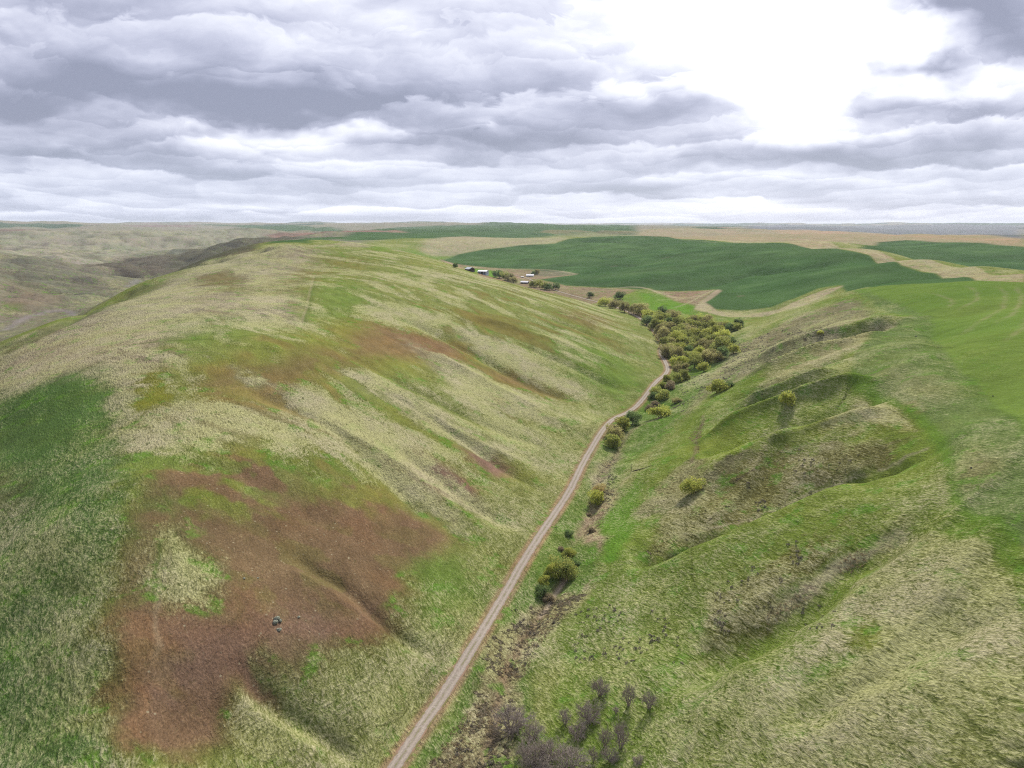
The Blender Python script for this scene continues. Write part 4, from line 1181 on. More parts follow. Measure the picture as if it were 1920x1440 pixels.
def crown_proto(seed, shrub=False, nleaf=3400):
    """crown of a willow about 2 x 2 x 2 units, made of many leaf clumps over uneven lobes; base at z = 0"""
    g = np.random.default_rng(seed)
    nl = g.integers(10, 16)
    lobes = []
    for k in range(nl):
        a = g.uniform(0, 2 * math.pi)
        r = g.uniform(.12, .74)
        z = g.uniform(.55, 1.35) if not shrub else g.uniform(.35, .85)
        lobes.append((r * math.cos(a), r * math.sin(a), z - .35 * r, g.uniform(.20, .46)))
    lobes.append((0, 0, 1.1 if not shrub else .7, .55))
    lobes.append((0, 0, .7 if not shrub else .4, .6))
    L = np.array(lobes)
    pick = g.integers(0, len(L), nleaf)
    dirs = g.normal(size=(nleaf, 3))
    dirs /= np.linalg.norm(dirs, axis=1)[:, None]
    rad = g.uniform(.35, 1.0, nleaf) ** .45
    ctr = L[pick, :3] + dirs * (L[pick, 3] * rad)[:, None] * np.array([1, 1, .9])
    ctr += g.normal(size=ctr.shape) * .03
    keep = ctr[:, 2] > (.12 if not shrub else .02)
    gapn = vnoise(ctr[:, 0] * 4.2 + seed, ctr[:, 1] * 4.2 + ctr[:, 2] * 3.1, seed)
    keep &= gapn > .18
    ctr, dirs = ctr[keep], dirs[keep]
    m_ = len(ctr)
    nrm = dirs + g.normal(size=(m_, 3)) * .7
    nrm /= np.linalg.norm(nrm, axis=1)[:, None]
    u = np.cross(nrm, g.normal(size=(m_, 3)))
    u /= np.linalg.norm(u, axis=1)[:, None]
    w = np.cross(nrm, u)
    s1, s2 = g.uniform(.030, .075, m_)[:, None], g.uniform(.022, .05, m_)[:, None]
    bend = nrm * s2 * .5
    V = np.stack([ctr - u * s1 - w * s2 * .4, ctr - w * s2 + bend, ctr + u * s1, ctr + w * s2 + bend * .5], 1).reshape(-1, 3)
    Fq = np.arange(m_ * 4).reshape(-1, 4)
    return mesh('crown', V, Fq)


def trunk_proto(seed, shrub=False):
    g = np.random.default_rng(seed + 500)
    v, f = [], []
    if shrub:
        for k in range(6):
            a = g.uniform(0, 6.28)
            tube(v, f, (0.05 * math.cos(a), .05 * math.sin(a), -.12), (.4 * math.cos(a), .4 * math.sin(a), .6), .03, .01)
    else:
        p0 = np.array([0, 0, -.15]); p1 = np.array([g.uniform(-.03, .03), g.uniform(-.03, .03), .25]); p2 = p1 + (g.uniform(-.05, .05), g.uniform(-.05, .05), .35)
        tube(v, f, p0, p1, .065, .05, 6)
        tube(v, f, p1, p2, .05, .035, 6)
        for k in range(6):
            a = k * 1.05 + g.uniform(-.3, .3)
            b0 = p1 + (p2 - p1) * g.uniform(0, 1)
            b1 = b0 + np.array([math.cos(a) * .28, math.sin(a) * .28, .25])
            tube(v, f, b0, b1, .028, .018)
            tube(v, f, b1, b1 + np.array([math.cos(a + .4) * .2, math.sin(a + .4) * .2, .3]), .018, .007)
            tube(v, f, b1, b1 + np.array([math.cos(a - .5) * .2, math.sin(a - .5) * .2, .2]), .015, .006)
    return mesh('trunk', v, f, True)


def bare_proto(seed, stems=7, spread=.5, upright=1.0):
    """leafless thicket tree about 2 units tall: (trunk mesh, twig mesh)"""
    g = np.random.default_rng(seed)
    tv, tf, bv, bf = [], [], [], []

    def grow(p, d, ln, r, lvl):
        q_ = p + d * ln
        mid = (p + q_) / 2 + g.normal(size=3) * ln * .07
        tgt = (tv, tf) if lvl < 2 else (bv, bf)
        k = 4 if lvl < 2 else 3
        tube(*tgt, p, mid, r, r * .85, k)
        tube(*tgt, mid, q_, r * .85, r * .65, k)
        if lvl >= 5: return
        for i in range(3 if lvl in (0, 1, 2, 3) else 2):
            nd = d + g.normal(size=3) * (.52 + .06 * lvl)
            nd[2] += .10 * upright
            nd /= np.linalg.norm(nd)
            grow(mid + (q_ - mid) * g.uniform(.2, 1), nd, ln * g.uniform(.58, .86), r * .60, lvl + 1)
    for s_ in range(stems):
        a = 2 * math.pi * s_ / stems + g.uniform(-.4, .4)
        d = np.array([math.cos(a) * spread, math.sin(a) * spread, 1.0]) * (1, 1, g.uniform(.8, 1.2))
        d /= np.linalg.norm(d)
        grow(np.array([math.cos(a) * .06, math.sin(a) * .06, -.1]), d, g.uniform(.42, .58), .036, 0)
    return mesh('trunk', tv, tf), mesh('twigs', bv, bf)


CROWNS = [crown_proto(k) for k in range(5)]
SHRUBS = [crown_proto(20 + k, True) for k in range(3)]
TRUNKS = [trunk_proto(k) for k in range(3)]
STEMS = [trunk_proto(9, True)]
for m_ in TRUNKS + STEMS: m_.materials.append(BARK)
_cm = {}


def crown_mesh(kind, shrub, k):
    key = (kind, shrub, k)
    if key not in _cm:
        m_ = (SHRUBS if shrub else CROWNS)[k].copy()
        m_.name = 'crown'
        m_.materials.append(KIND[kind])
        _cm[key] = m_
    return _cm[key]


COLNAME = {'green': 'mid green', 'yellow': 'bright yellow green', 'rust': 'rusty brown budding', 'dark': 'dark green', 'red': 'dusky red', 'orange': 'orange tinted'}
ORD = ['leftmost', 'second from left', 'third from left', 'fourth from left', 'fifth from left', 'sixth from left', 'seventh from left', 'eighth from left', 'ninth from left', 'tenth from left', 'eleventh from left', 'twelfth from left'] + [w + ' from left' for w in ('thirteenth', 'fourteenth', 'fifteenth', 'sixteenth', 'seventeenth', 'eighteenth', 'nineteenth', 'twentieth')]


def ground_pt(px, py):
    x, y = seen(px, py)
    return x, y, float(sample(x, y))


def place_tree(px, py, w, kind, label, cat, group, shrub=False, hf=1.0, name=None):
    """px, py: crown centre in the photo; w: its width there"""
    h_px = w * (.78 if not shrub else .55) * hf
    bx, by, bz = ground_pt(px, py + h_px * .42)
    dist = math.sqrt(bx * bx + by * by + bz * bz)
    size = w / F * dist
    t = thing(name or ('willow_shrub' if shrub else 'willow_tree'), label, cat, (bx, by, bz - .1), random.uniform(0, 6.28), (size / 2 * .98, size / 2 * .98, size / 2 * hf * (.86 if not shrub else .85)), group)
    link('crown', crown_mesh(kind, shrub, random.randrange(3 if shrub else 5)), t)
    link('trunk', STEMS[0] if shrub else random.choice(TRUNKS), t)
    return t


# creek thicket, read off the photo
TH_LIST = [(230, 190, 84, 'yellow'), (310, 210, 84, 'rust'), (385, 235, 84, 'rust'), (460, 250, 84, 'rust'), (520, 255, 104, 'rust'), (570, 300, 94, 'yellow'), (620, 330, 94, 'green'), (690, 270, 94, 'dark'), (745, 295, 84, 'rust'), (785, 300, 92, 'rust'), (560, 340, 80, 'dark'), (630, 372, 86, 'green'), (690, 380, 86, 'yellow'), (740, 350, 70, 'dark'), (740, 405, 104, 'rust'), (700, 450, 112, 'rust'),
           (810, 360, 94, 'green'), (870, 340, 94, 'green'), (930, 340, 84, 'rust'), (985, 330, 92, 'yellow'), (1040, 350, 104, 'rust'), (1090, 372, 94, 'green'), (1140, 392, 84, 'rust'), (1010, 385, 86, 'green'), (1215, 400, 80, 'dark'), (1290, 362, 84, 'dark'), (1275, 392, 70, 'green'),
           (840, 412, 94, 'green'), (920, 430, 104, 'rust'), (880, 462, 94, 'green'), (935, 492, 94, 'green'), (800, 480, 114, 'yellow'), (840, 512, 104, 'yellow'), (755, 520, 96, 'rust'), (738, 572, 112, 'rust'), (835, 562, 104, 'yellow'), (800, 605, 112, 'rust'), (872, 622, 84, 'green'), (785, 662, 94, 'yellow'), (850, 662, 84, 'yellow'),
           (940, 662, 114, 'green'), (1035, 628, 106, 'rust'), (980, 582, 92, 'yellow'), (1010, 540, 112, 'rust'), (1080, 548, 104, 'rust'), (1050, 460, 112, 'yellow'), (1120, 440, 122, 'yellow'), (1165, 472, 122, 'yellow'), (1150, 540, 142, 'green'), (1222, 502, 92, 'dark'), (1165, 592, 100, 'dark'), (1250, 566, 76, 'yellow'), (930, 545, 100, 'green'), (900, 582, 84, 'dark'),
           (820, 722, 122, 'rust'), (850, 775, 84, 'green'), (1015, 712, 82, 'yellow'), (655, 300, 80, 'green'), (780, 430, 84, 'green'), (985, 430, 94, 'green'), (1080, 500, 100, 'green'), (870, 400, 80, 'rust'), (965, 630, 84, 'yellow')]
gi = np.random.default_rng(3)
while len(TH_LIST) < 92:                       # the thicket is closed: fill between the crowns that stand out
    X, Y = gi.uniform(590, 1200), gi.uniform(300, 640)
    if Y < 300 + (X - 590) * .12 or Y > 700 - abs(X - 950) * .35 or (X < 700 and Y > 330 + (X - 590) * 1.4): continue
    if min((X - t_[0]) ** 2 + (Y - t_[1]) ** 2 for t_ in TH_LIST) > 36 ** 2: TH_LIST.append((X, Y, gi.uniform(80, 100), ('green', 'yellow', 'rust', 'green')[gi.integers(4)]))
    elif gi.uniform() < .01: TH_LIST.append((X, Y, 84, 'green'))
todo = []
for X, Y, w_, kd in TH_LIST:
    px, py = 1080 + X / 4.235, 520 + Y / 4.235
    if X < 560: zone = 'in the thin far end of the thicket'
    elif X > 1195 and Y < 420: zone = 'in the knot beside the spur crest'
    elif Y < 395: zone = 'along the far edge of the thicket'
    elif Y > 645: zone = 'at the near tip of the thicket'
    elif X > 1000: zone = 'on the slope side of the thicket'
    elif X > 865: zone = 'in the middle of the thicket'
    else: zone = 'on the road side of the thicket'
    todo.append((px, py, w_ / 4.235, kd, zone))
for zone in sorted({t[4] for t in todo}):
    for kd in KIND:
        g_ = sorted([t for t in todo if t[4] == zone and t[3] == kd])
        for i, t in enumerate(g_):
            lab = f'{COLNAME[kd]} willow {zone}'
            if len(g_) > 1: lab += ', ' + ORD[i]
            place_tree(t[0], t[1], t[2] * 1.42, kd, lab, 'tree', 'willows of the creek thicket', hf=random.uniform(.92, 1.1))

SINGLE = [  # photo x, y, width, colour, shrub?, label, group
    (1106, 552.5, 13.5, 'dark', 0, 'small round dark tree alone on the tan flat beyond the left hill', None),
    (1163, 553, 20, 'dark', 0, 'dark tree at the edge of the small green meadow', None),
    (1268, 708, 22, 'green', 0, 'mid green willow where the road leaves the thicket, behind the red bush', 'shrubs between road and creek'),
    (1250, 708, 20, 'yellow', 1, 'yellow green bush at the inside of the road bend', 'shrubs between road and creek'),
    (1257, 721, 25, 'red', 1, 'dusky red rounded bush just below the road bend', 'shrubs between road and creek'),
    (1240, 722, 21, 'green', 1, 'mid green bush left of the dusky red bush', 'shrubs between road and creek'),
    (1231, 731, 27, 'green', 1, 'broad green bush on the right verge below the road bend', 'shrubs between road and creek'),
    (1244, 739, 31, 'green', 1, 'widest green bush in the clump below the road bend', 'shrubs between road and creek'),
    (1226, 741, 21, 'dark', 1, 'dark green bush nearest the road below its bend', 'shrubs between road and creek'),
    (1229, 756, 17, 'red', 1, 'small red twiggy bush above the long yellow green shrub', 'shrubs between road and creek'),
    (1219, 763, 19, 'red', 1, 'dark red twiggy bush beside the road', 'shrubs between road and creek'),
    (1237, 771, 37, 'yellow', 1, 'wide yellow green shrub above the pale creek bank', 'shrubs between road and creek'),
    (1269, 750, 18, 'rust', 1, 'thin brown bush alone right of the creek shrubs', 'shrubs between road and creek'),
    (1186, 783, 31, 'dark', 0, 'dark green willow beside the road, farthest of the near clump', 'shrubs between road and creek'),
    (1167, 794, 31, 'yellow', 0, 'yellow green willow in the middle of the near roadside clump', 'shrubs between road and creek'),
    (1158, 801, 25, 'red', 1, 'dusky red bush between the willows of the near roadside clump', 'shrubs between road and creek'),
    (1150, 809, 34, 'rust', 0, 'rusty brown willow at the road edge of the near clump', 'shrubs between road and creek'),
    (1150, 827, 30, 'green', 0, 'mid green willow at the foot of the near roadside clump', 'shrubs between road and creek'),
    (1347, 723, 38, 'yellow', 1, 'wide low bush on the slope right of the creek', 'bushes on the right slope'),
    (1366, 720, 22, 'dark', 1, 'dark sagebrush trailing behind the wide low bush', 'bushes on the right slope'),
    (1476, 745, 31, 'yellow', 0, 'lone yellow green bush high on the spur of the right slope', 'bushes on the right slope'),
    (1297, 908, 36, 'yellow', 0, 'lone golden bush in the middle of the right slope', 'bushes on the right slope'),
    (1122, 916, 24, 'orange', 0, 'orange tipped willow by the creek bend', 'bushes along the dry creek'),
    (1117, 932, 33, 'yellow', 0, 'yellow green willow in front of the orange tipped one', 'bushes along the dry creek'),
    (1104, 964, 10, 'red', 1, 'small dark red bush below the yellow green willow', 'bushes along the dry creek'),
    (1109, 993, 16, 'red', 1, 'dark red bush on the creek bank', 'bushes along the dry creek'),
    (1066, 998, 17, 'dark', 1, 'low dark green bush on the grass near the road', 'bushes along the dry creek'),
    (1051, 1027, 13, 'red', 1, 'small purple bush on the creek bend', 'bushes along the dry creek'),
    (1067, 1035, 27, 'yellow', 1, 'upper yellow green bush of the large creek clump', 'bushes along the dry creek'),
    (1055, 1062, 46, 'green', 0, 'large olive willow of the creek clump', 'bushes along the dry creek'),
    (1038, 1068, 30, 'yellow', 0, 'yellow green willow left of the large olive one', 'bushes along the dry creek'),
    (1071, 1056, 30, 'dark', 1, 'dark bush right of the large olive willow', 'bushes along the dry creek'),
    (1018, 1088, 25, 'yellow', 0, 'yellow topped willow below the creek clump', 'bushes along the dry creek'),
    (1017, 1106, 27, 'dark', 1, 'dark bush under the yellow topped willow', 'bushes along the dry creek'),
    (1028, 1118, 22, 'red', 1, 'purple brown bush lowest of the creek clump', 'bushes along the dry creek'),
    (853.5, 497, 12, 'dark', 0, 'dark tree left of the farm sheds', 'farmyard trees'),
    (928, 514, 14, 'dark', 0, 'dark tree leftmost of the farm grove', 'farmyard trees'),
    (937, 514, 18, 'dark', 0, 'dark tree second from left in the farm grove', 'farmyard trees'),
    (947, 517, 20, 'green', 0, 'mid green tree at the centre of the farm grove', 'farmyard trees'),
    (957, 520, 18, 'rust', 0, 'brownish tree second from right in the farm grove', 'farmyard trees'),
    (963, 524, 14, 'rust', 0, 'brownish tree rightmost of the farm grove', 'farmyard trees'),
    (1007, 510, 12, 'rust', 0, 'rusty tree behind the long white roof', 'farmyard trees'),
    (1001, 512, 9, 'dark', 0, 'small dark tree touching the long white roof', 'farmyard trees'),
    (1001, 531, 17, 'green', 0, 'green tree right beside the low farm shed', 'farmyard trees'),
    (1011, 532, 17, 'yellow', 0, 'yellow green tree second from left in the row right of the shed', 'farmyard trees'),
    (1021, 535, 17, 'green', 0, 'green tree in the middle of the row right of the shed', 'farmyard trees'),
    (1030, 537.5, 15, 'dark', 0, 'dark tree fourth in the row right of the shed', 'farmyard trees'),
    (1042, 536, 17, 'dark', 0, 'tall dark tree ending the row right of the shed', 'farmyard trees'),
    (1384, 606, 17, 'dark', 0, 'dark bush behind the spur crest above the thicket', None),
    (1538, 622, 11, 'yellow', 1, 'tiny pale bush on the upper right slope', 'bushes on the right slope'),
]
for px, py, w_, kd, sh, lab, grp in SINGLE:
    place_tree(px, py, w_ * 1.28, kd, lab, 'bush' if sh else 'tree', grp, bool(sh))

# leafless thicket at the foot of the frame
BP = [bare_proto(60 + k, st_, sp_, up_) for k, (st_, sp_, up_) in enumerate(((11, .62, .8), (7, .40, 1.2), (13, .8, .6)))]
for tm, bm_ in BP:
    tm.materials.append(TWIG)
    bm_.materials.append(TWIG)
BARE = [  # zoomed x, y of centre, width, height, prototype, label
    (1360, 450, 115, 180, 0, 'dense bare tree highest up the gully mouth'),
    (1530, 505, 105, 190, 1, 'slender bare tree second from right, pale crown over a clear stem'),
    (1655, 540, 115, 150, 1, 'bare tree rightmost, on the bright green patch by the straw slope'),
    (1290, 605, 155, 170, 0, 'broad bare tree directly below the highest one'),
    (1150, 640, 115, 130, 1, 'bare tree on bright grass left of the broad one'),
    (1225, 720, 115, 125, 2, 'low bare tree below the broad one'),
    (835, 650, 205, 200, 2, 'largest bare tree, leftmost, beside the dry creek'),
    (960, 725, 135, 145, 0, 'bare tree right below the largest one'),
    (940, 850, 180, 200, 2, 'bare tree at the left of the dense bottom thicket'),
    (1060, 830, 165, 175, 0, 'bare tree in the middle of the dense bottom thicket'),
    (1175, 885, 205, 180, 2, 'wide bare tree at the right of the dense bottom thicket'),
    (1485, 745, 145, 230, 1, 'tallest bare tree, right of the bottom thicket'),
    (1390, 765, 110, 150, 1, 'thin bare tree left of the tallest one'),
    (1420, 865, 105, 125, 0, 'small bare tree below the tallest one'),
    (1320, 870, 80, 125, 1, 'narrow bare tree between thicket and tallest tree'),
    (985, 905, 165, 140, 0, 'bare tree cut by the lower edge of the view, in the thicket'),
    (1585, 905, 64, 62, 2, 'small grey bare bush alone on the straw slope'),
    (1455, 605, 55, 60, 1, 'tiny bare sapling between the slender and broad trees'),
]
for X, Y, w_, h_, k, lab in BARE:
    px, py = 700 + X / 3.2, 1140 + Y / 3.2
    bx, by, bz = ground_pt(px, py + h_ / 3.2 * .42)
    dist = math.sqrt(bx * bx + by * by + bz * bz)
    t = thing('bare_tree', lab, 'tree', (bx, by, bz), random.uniform(0, 6.28), (w_ / 3.2 / F * dist / 1.9, w_ / 3.2 / F * dist / 1.9, h_ / 3.2 / F * dist / 1.75), 'leafless trees by the dry creek')
    link('trunk', BP[k][0], t)
    link('twigs', BP[k][1], t)

# dead snag and fallen trunk on the right bank
bx, by, bz = ground_pt(1183, 886)
t = thing('dead_snag', 'thin upright grey dead trunk on the right bank of the creek', 'dead tree', (bx, by, bz), 0)
v, f = [], []
tube(v, f, (0, 0, -.3), (.1, 0, 2.6), .14, .09, 6)
tube(v, f, (.1, 0, 2.6), (-.1, .1, 4.6), .09, .03, 6)
link('trunk', mesh('trunk', v, f, True), t, [BARK])
v, f = [], []
for a, z in ((0.5, 2.0), (2.6, 2.6), (4.4, 3.2), (1.2, 3.5)):
    tube(v, f, (.05, 0, z), (.8 * math.cos(a), .8 * math.sin(a), z + .5), .05, .015, 4)
link('branches', mesh('branches', v, f), t, [BARK])
p0, p1 = ground_pt(1186, 884), ground_pt(1225, 873)
t = thing('fallen_trunk', 'long dark fallen trunk lying uphill beside the upright dead trunk', 'log', p0, 0)
v, f = [], []
prev = np.zeros(3)
for k in range(1, 7):
    x, y = p0[0] + (p1[0] - p0[0]) * k / 6 + random.uniform(-.2, .2), p0[1] + (p1[1] - p0[1]) * k / 6 + random.uniform(-.2, .2)
    q_ = np.array([x - p0[0], y - p0[1], float(sample(x, y)) + .22 - p0[2]])
    tube(v, f, prev, q_, .26 - .03 * k, .26 - .03 * (k + 1), 6)
    if k in (2, 4, 5): tube(v, f, q_, q_ + np.array([random.uniform(-1, 1), random.uniform(-1, 1), .7]), .07, .02, 4)
    prev = q_
link('trunk', mesh('trunk', v, f, True), t, [BARK])


# ------------------------------------------------------------------ rocks
def rock_mesh(seed, flat=.7):
    bm_ = bmesh.new()
    bmesh.ops.create_icosphere(bm_, subdivisions=3, radius=1.0)
    g = np.random.default_rng(seed)
    pl = [(g.normal(size=3), g.uniform(.55, .85)) for _ in range(9)]
    for v_ in bm_.verts:
        c = np.array(v_.co)
        for n_, d_ in pl:
            n_ = n_ / np.linalg.norm(n_)
            e = c @ n_ - d_
            if e > 0: c = c - n_ * e * .85
        c = c * (1 + .05 * math.sin(c[0] * 9 + seed) * math.cos(c[1] * 8))
        v_.co = (c[0] * 1.15, c[1], c[2] * flat)
    m_ = bpy.data.meshes.new('rock')
    bm_.to_mesh(m_)
    bm_.free()
    return m_


def rock_f(c1, c2):
    def f(N):
        pos = N.node('ShaderNodeNewGeometry').outputs['Position']
        n_ = N.noise(pos, 2.4, 5, .65)
        return bsdf(N, N.mix(N.mapr(n_, .4, .6), c1, c2), .9, None, .1)
    return f


ROCKM = simple_mat('lichen_rock', rock_f((.10, .105, .085), (.25, .26, .20)))
ROCKD = simple_mat('dark_rock', rock_f((.04, .04, .04), (.09, .085, .08)))
for px, py, s_, fl, m_, lab, nm in (
        (518.5, 1161, 5.0, .75, ROCKM, 'largest pale lichen covered boulder of the pile on the brown hilltop', 'boulder'),
        (515.5, 1168, 4.4, .7, ROCKM, 'whitish boulder at the lower left of the pile on the brown hilltop', 'boulder'),
        (524.5, 1165, 3.6, .7, ROCKM, 'grey boulder at the right of the pile on the brown hilltop', 'boulder'),
        (515.0, 1164, 2.2, .7, ROCKM, 'smallest pale stone wedged in the boulder pile', 'boulder'),
        (523.0, 1181, 3.8, .6, ROCKM, 'single grey boulder just below the boulder pile', 'boulder'),
        (559.5, 1157, 2.6, .35, ROCKM, 'flat pale stone right of the boulder pile', 'boulder'),
        (458, 1085, 2.4, .6, ROCKM, 'pale stone on brown soil above the boulder pile', 'boulder'),
        (484, 1084, 1.8, .6, ROCKM, 'small dark edged stone right of the pale one', 'boulder'),
        (1717, 631, 2.4, .9, ROCKD, 'dark stone farthest away on the smooth green plateau', 'stone'),
        (1862, 743, 2.0, .9, ROCKD, 'small dark stone on the mid part of the green plateau', 'stone'),
        (1821, 878, 2.6, .9, ROCKD, 'dark stone on the reddish grass of the near plateau', 'stone')):
    x, y, z = ground_pt(px, py)
    d_ = math.sqrt(x * x + y * y + z * z)
    r_ = s_ / F * d_ * (1.15 if nm == 'boulder' else .6)
    o = link(nm, rock_mesh(int(px * 7) % 97, fl), None, [m_])
    o.location, o.scale, o.rotation_euler = (x, y, z + r_ * fl * .35), (r_, r_, r_), (0, 0, px)
    o['label'], o['category'] = lab, 'rock'

# ------------------------------------------------------------------ farm sheds
def box(v, f, x0, x1, y0, y1, z0, z1):
    k = len(v)
    v += [(x0, y0, z0), (x1, y0, z0), (x1, y1, z0), (x0, y1, z0), (x0, y0, z1), (x1, y0, z1), (x1, y1, z1), (x0, y1, z1)]
    f += [tuple(k + i for i in q_) for q_ in ((3, 2, 1, 0), (4, 5, 6, 7), (0, 1, 5, 4), (1, 2, 6, 5), (2, 3, 7, 6), (3, 0, 4, 7))]


def sheet_metal(c, rib=1.6):
    def f(N):
        pos = N.node('ShaderNodeTexCoord').outputs['Object']
        w_ = N.node('ShaderNodeTexWave', wave_type='BANDS', bands_direction='X')
        N.put(w_.inputs['Vector'], pos)
        w_.inputs['Scale'].default_value = rib
        n_ = N.noise(pos, .4, 4, .6)
        cc = N.mix(N.mapr(n_, .45, .7, 0, .5), c, tuple(x * .7 for x in c))
        cc = N.mix(N.m('MULTIPLY', w_.outputs['Fac'], .15), cc, tuple(x * .6 for x in c))
        return bsdf(N, cc, .5, None, .4)
    return f


WALL_D = simple_mat('weathered_boards', sheet_metal((.07, .055, .05)))
WALL_W = simple_mat('white_boards', sheet_metal((.55, .56, .58)))
WALL_B = simple_mat('blue_grey_metal', sheet_metal((.34, .40, .48)))
ROOF_W = simple_mat('white_roofing', sheet_metal((.80, .80, .82)))
ROOF_G = simple_mat('galvanised_roofing', sheet_metal((.50, .53, .56)))
DARKM = simple_mat('door_boards', sheet_metal((.025, .025, .028)))


def shed(px, py, L_, W_, H_, rise, rotd, wm, rm, label, name, door=3.0, lean=False):
    x, y, z = ground_pt(px, py)
    t = thing(name, label, 'building', (x, y, z), R(rotd))
    v, f = [], []
    a, b = L_ / 2, W_ / 2
    v += [(-a, -b, -1), (a, -b, -1), (a, b, -1), (-a, b, -1), (-a, -b, H_), (a, -b, H_), (a, b, H_), (-a, b, H_), (-a, 0, H_ + rise), (a, 0, H_ + rise)]
    f += [(0, 1, 5, 4), (2, 3, 7, 6), (1, 2, 6, 9, 5), (3, 0, 4, 8, 7)]
    link('wall', mesh('wall', v, f), t, [wm])
    v, f = [], []
    e, th_ = .5, .15
    for s_ in (-1, 1):
        k = len(v)
        zz_ = H_ - rise * e / b
        for dz_ in (0.02, th_):
            v += [(-a - e, s_ * (b + e), zz_ + dz_), (a + e, s_ * (b + e), zz_ + dz_), (a + e, 0, H_ + rise + dz_), (-a - e, 0, H_ + rise + dz_)]
        q6 = ((3, 2, 1, 0), (4, 5, 6, 7), (0, 1, 5, 4), (1, 2, 6, 5), (3, 0, 4, 7))
        f += [tuple(k + i for i in q_) for q_ in q6]
    link('roof', mesh('roof', v, f), t, [rm])
    v, f = [], []
    box(v, f, -door / 2, door / 2, -b - .06, -b - .01, 0, H_ * .8)
    link('door', mesh('door', v, f), t, [DARKM])
    v, f = [], []
    box(v, f, -a - .06, -a - .01, -W_ * .28, W_ * .28, 0, H_ * .95)
    link('door', mesh('door', v, f), t, [DARKM])
    for k in (-1, 1):
        v, f = [], []
        box(v, f, k * L_ * .32 - .6, k * L_ * .32 + .6, -b - .06, -b - .01, H_ * .4, H_ * .75)
        link('window', mesh('window', v, f), t, [DARKM])
    return t


shed(881, 508.5, 9, 8, 2.8, 2.0, -52, WALL_D, ROOF_G, 'dark fronted barn with grey roof, farthest left of the farm buildings', 'barn', 3.4)
shed(906, 515, 11, 9, 4.2, 1.2, -18, WALL_B, ROOF_W, 'blue grey shed with flat white roof beside the barn', 'shed', 2.5)
shed(994, 518.5, 15, 10, 2.6, 2.2, -8, WALL_W, ROOF_W, 'long white roofed farmhouse behind the rusty tree', 'farmhouse', 1.2)
shed(984, 531.5, 14, 8, 2.6, 1.9, -20, WALL_D, ROOF_W, 'low dark walled shed with a bright white roof in front of the farmhouse', 'shed', 3)
shed(979, 520.5, 5, 3, 1.6, .6, 15, WALL_W, ROOF_G, 'tiny pale outbuilding left of the farmhouse', 'outbuilding', 1)

# ------------------------------------------------------------------ scrub and tussocks nobody could count
def scatter(name, polys, count, smin, smax, mat_, nl, seed, flat=.7, creek=None):
    g = np.random.default_rng(seed)
    pts = []
    per = []
    for poly in polys:
        w_ = [seen(*p_) for p_ in poly]
        per.append(w_)
    areas = []
    for w_ in per:
        a_ = 0
        for (x1, y1), (x2, y2) in zip(w_, w_[1:] + w_[:1]): a_ += x1 * y2 - x2 * y1
        areas.append(abs(a_) / 2)
    tot = sum(areas)
    V, Fc = [], []
    k0 = 0
    for w_, a_ in zip(per, areas):
        xs, ys = [p_[0] for p_ in w_], [p_[1] for p_ in w_]
        need = int(count * a_ / tot)
        tries = 0
        got = 0
        while got < need and tries < need * 30:
            tries += 1
            x, y = g.uniform(min(xs), max(xs)), g.uniform(min(ys), max(ys))
            ins = False
            for (x1, y1), (x2, y2) in zip(w_, w_[1:] + w_[:1]):
                if (y1 > y) != (y2 > y) and x < (x2 - x1) * (y - y1) / (y2 - y1) + x1: ins = not ins
            if not ins: continue
            if vnoise(np.array([x / 6.0]), np.array([y / 6.0]), seed)[0] < g.uniform(.3, .75): continue
            got += 1
            s_ = g.uniform(smin, smax) * g.uniform(.7, 1.2)
            z = float(sample(x, y))
            c = g.normal(size=(nl, 3))
            c /= np.linalg.norm(c, axis=1)[:, None]
            c[:, 2] = np.abs(c[:, 2])
            c *= g.uniform(.5, 1, (nl, 1)) * np.array([1, 1, flat]) * s_
            u = g.normal(size=(nl, 3)); u /= np.linalg.norm(u, axis=1)[:, None]
            w2 = np.cross(u, g.normal(size=(nl, 3))); w2 /= np.linalg.norm(w2, axis=1)[:, None]
            q_ = s_ * .3
            base = c + np.array([x, y, z])
            V.append(np.stack([base - u * q_, base - w2 * q_ * .6, base + u * q_, base + w2 * q_ * .6], 1).reshape(-1, 3))
    V = np.concatenate(V)
    o = link(name, mesh(name, V, np.arange(len(V)).reshape(-1, 4)), None, [mat_])
    o['kind'] = 'stuff'
    o['label'] = {'sagebrush_scrub': 'grey purple sagebrush clumps dotting the creek banks and slope'}.get(name, 'low dry weeds along the creek banks')
    return o


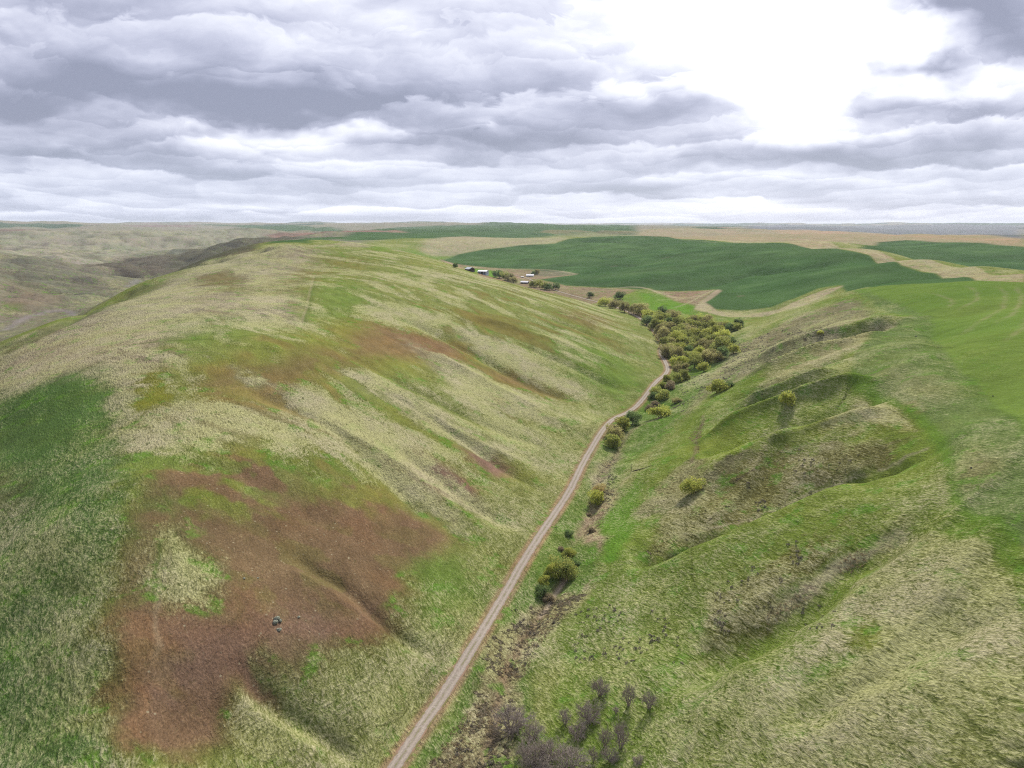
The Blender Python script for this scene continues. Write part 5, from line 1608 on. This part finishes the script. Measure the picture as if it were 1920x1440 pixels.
SAGE = leaf_mat('sage_leaf', (.17, .155, .13), (.23, .20, .17), (.13, .14, .08), .3)
WEED = leaf_mat('dry_weed', (.34, .25, .16), (.42, .34, .22), (.2, .18, .08), .3)
scatter('sagebrush_scrub', [[(940, 1220), (960, 1140), (1040, 1100), (1090, 1130), (1020, 1200), (980, 1280)], [(1060, 1150), (1230, 1110), (1300, 1250), (1180, 1260), (1080, 1240)], [(1500, 1110), (1560, 1120), (1570, 1200), (1520, 1200)], [(840, 1400), (900, 1300), (960, 1260), (980, 1340), (930, 1440), (850, 1440)],
                            [(1380, 640), (1500, 610), (1540, 630), (1420, 680), (1330, 740)], [(1500, 840), (1620, 850), (1600, 880), (1480, 900)], [(1400, 900), (1460, 880), (1480, 940), (1420, 960)], [(1490, 900), (1600, 885), (1560, 915), (1500, 925)], [(1100, 880), (1160, 860), (1150, 960), (1110, 970)], [(1290, 690), (1340, 700), (1300, 760), (1250, 790)], [(1340, 1090), (1500, 1010), (1520, 1100), (1340, 1200)]],
        2000, .28, .75, SAGE, 26, 5)
scatter('dry_weeds', [[(1490, 1110), (1540, 1080), (1600, 1035), (1650, 1020), (1640, 1045), (1570, 1090), (1510, 1130)], [(1430, 1150), (1500, 1110), (1520, 1125), (1440, 1180)], [(930, 1240), (1000, 1170), (1080, 1110), (1060, 1150), (1000, 1230), (960, 1330)], [(1090, 1010), (1110, 960), (1140, 925), (1130, 990)], [(800, 1440), (860, 1350), (940, 1290), (930, 1440)], [(1290, 820), (1320, 790), (1310, 850)]],
        1100, .22, .5, WEED, 18, 8)
nd, lp_ = 0, 0

# ------------------------------------------------------------------ air
v, f = [], []
print('terrain span', H.min(), H.max())
box(v, f, -61000, 61000, -61000, 61000, float(H.min()) - 1, max(8.0, float(H.max()) + 2))
hz = link('haze', mesh('haze', v, f))
hz['kind'] = 'stuff'
hz['label'] = 'thin pale haze over the far hills'
hm = bpy.data.materials.new('haze')
hm.use_nodes = True
HN = NT(hm.node_tree)
HN.n.clear()
pv = HN.node('ShaderNodeVolumePrincipled')
pv.inputs['Color'].default_value = (.80, .87, 1.0, 1)
pv.inputs['Density'].default_value = 2.9e-5
pv.inputs['Anisotropy'].default_value = .2
ho = HN.node('ShaderNodeOutputMaterial')
HN.l.new(pv.outputs[0], ho.inputs['Volume'])
hz.data.materials.append(hm)
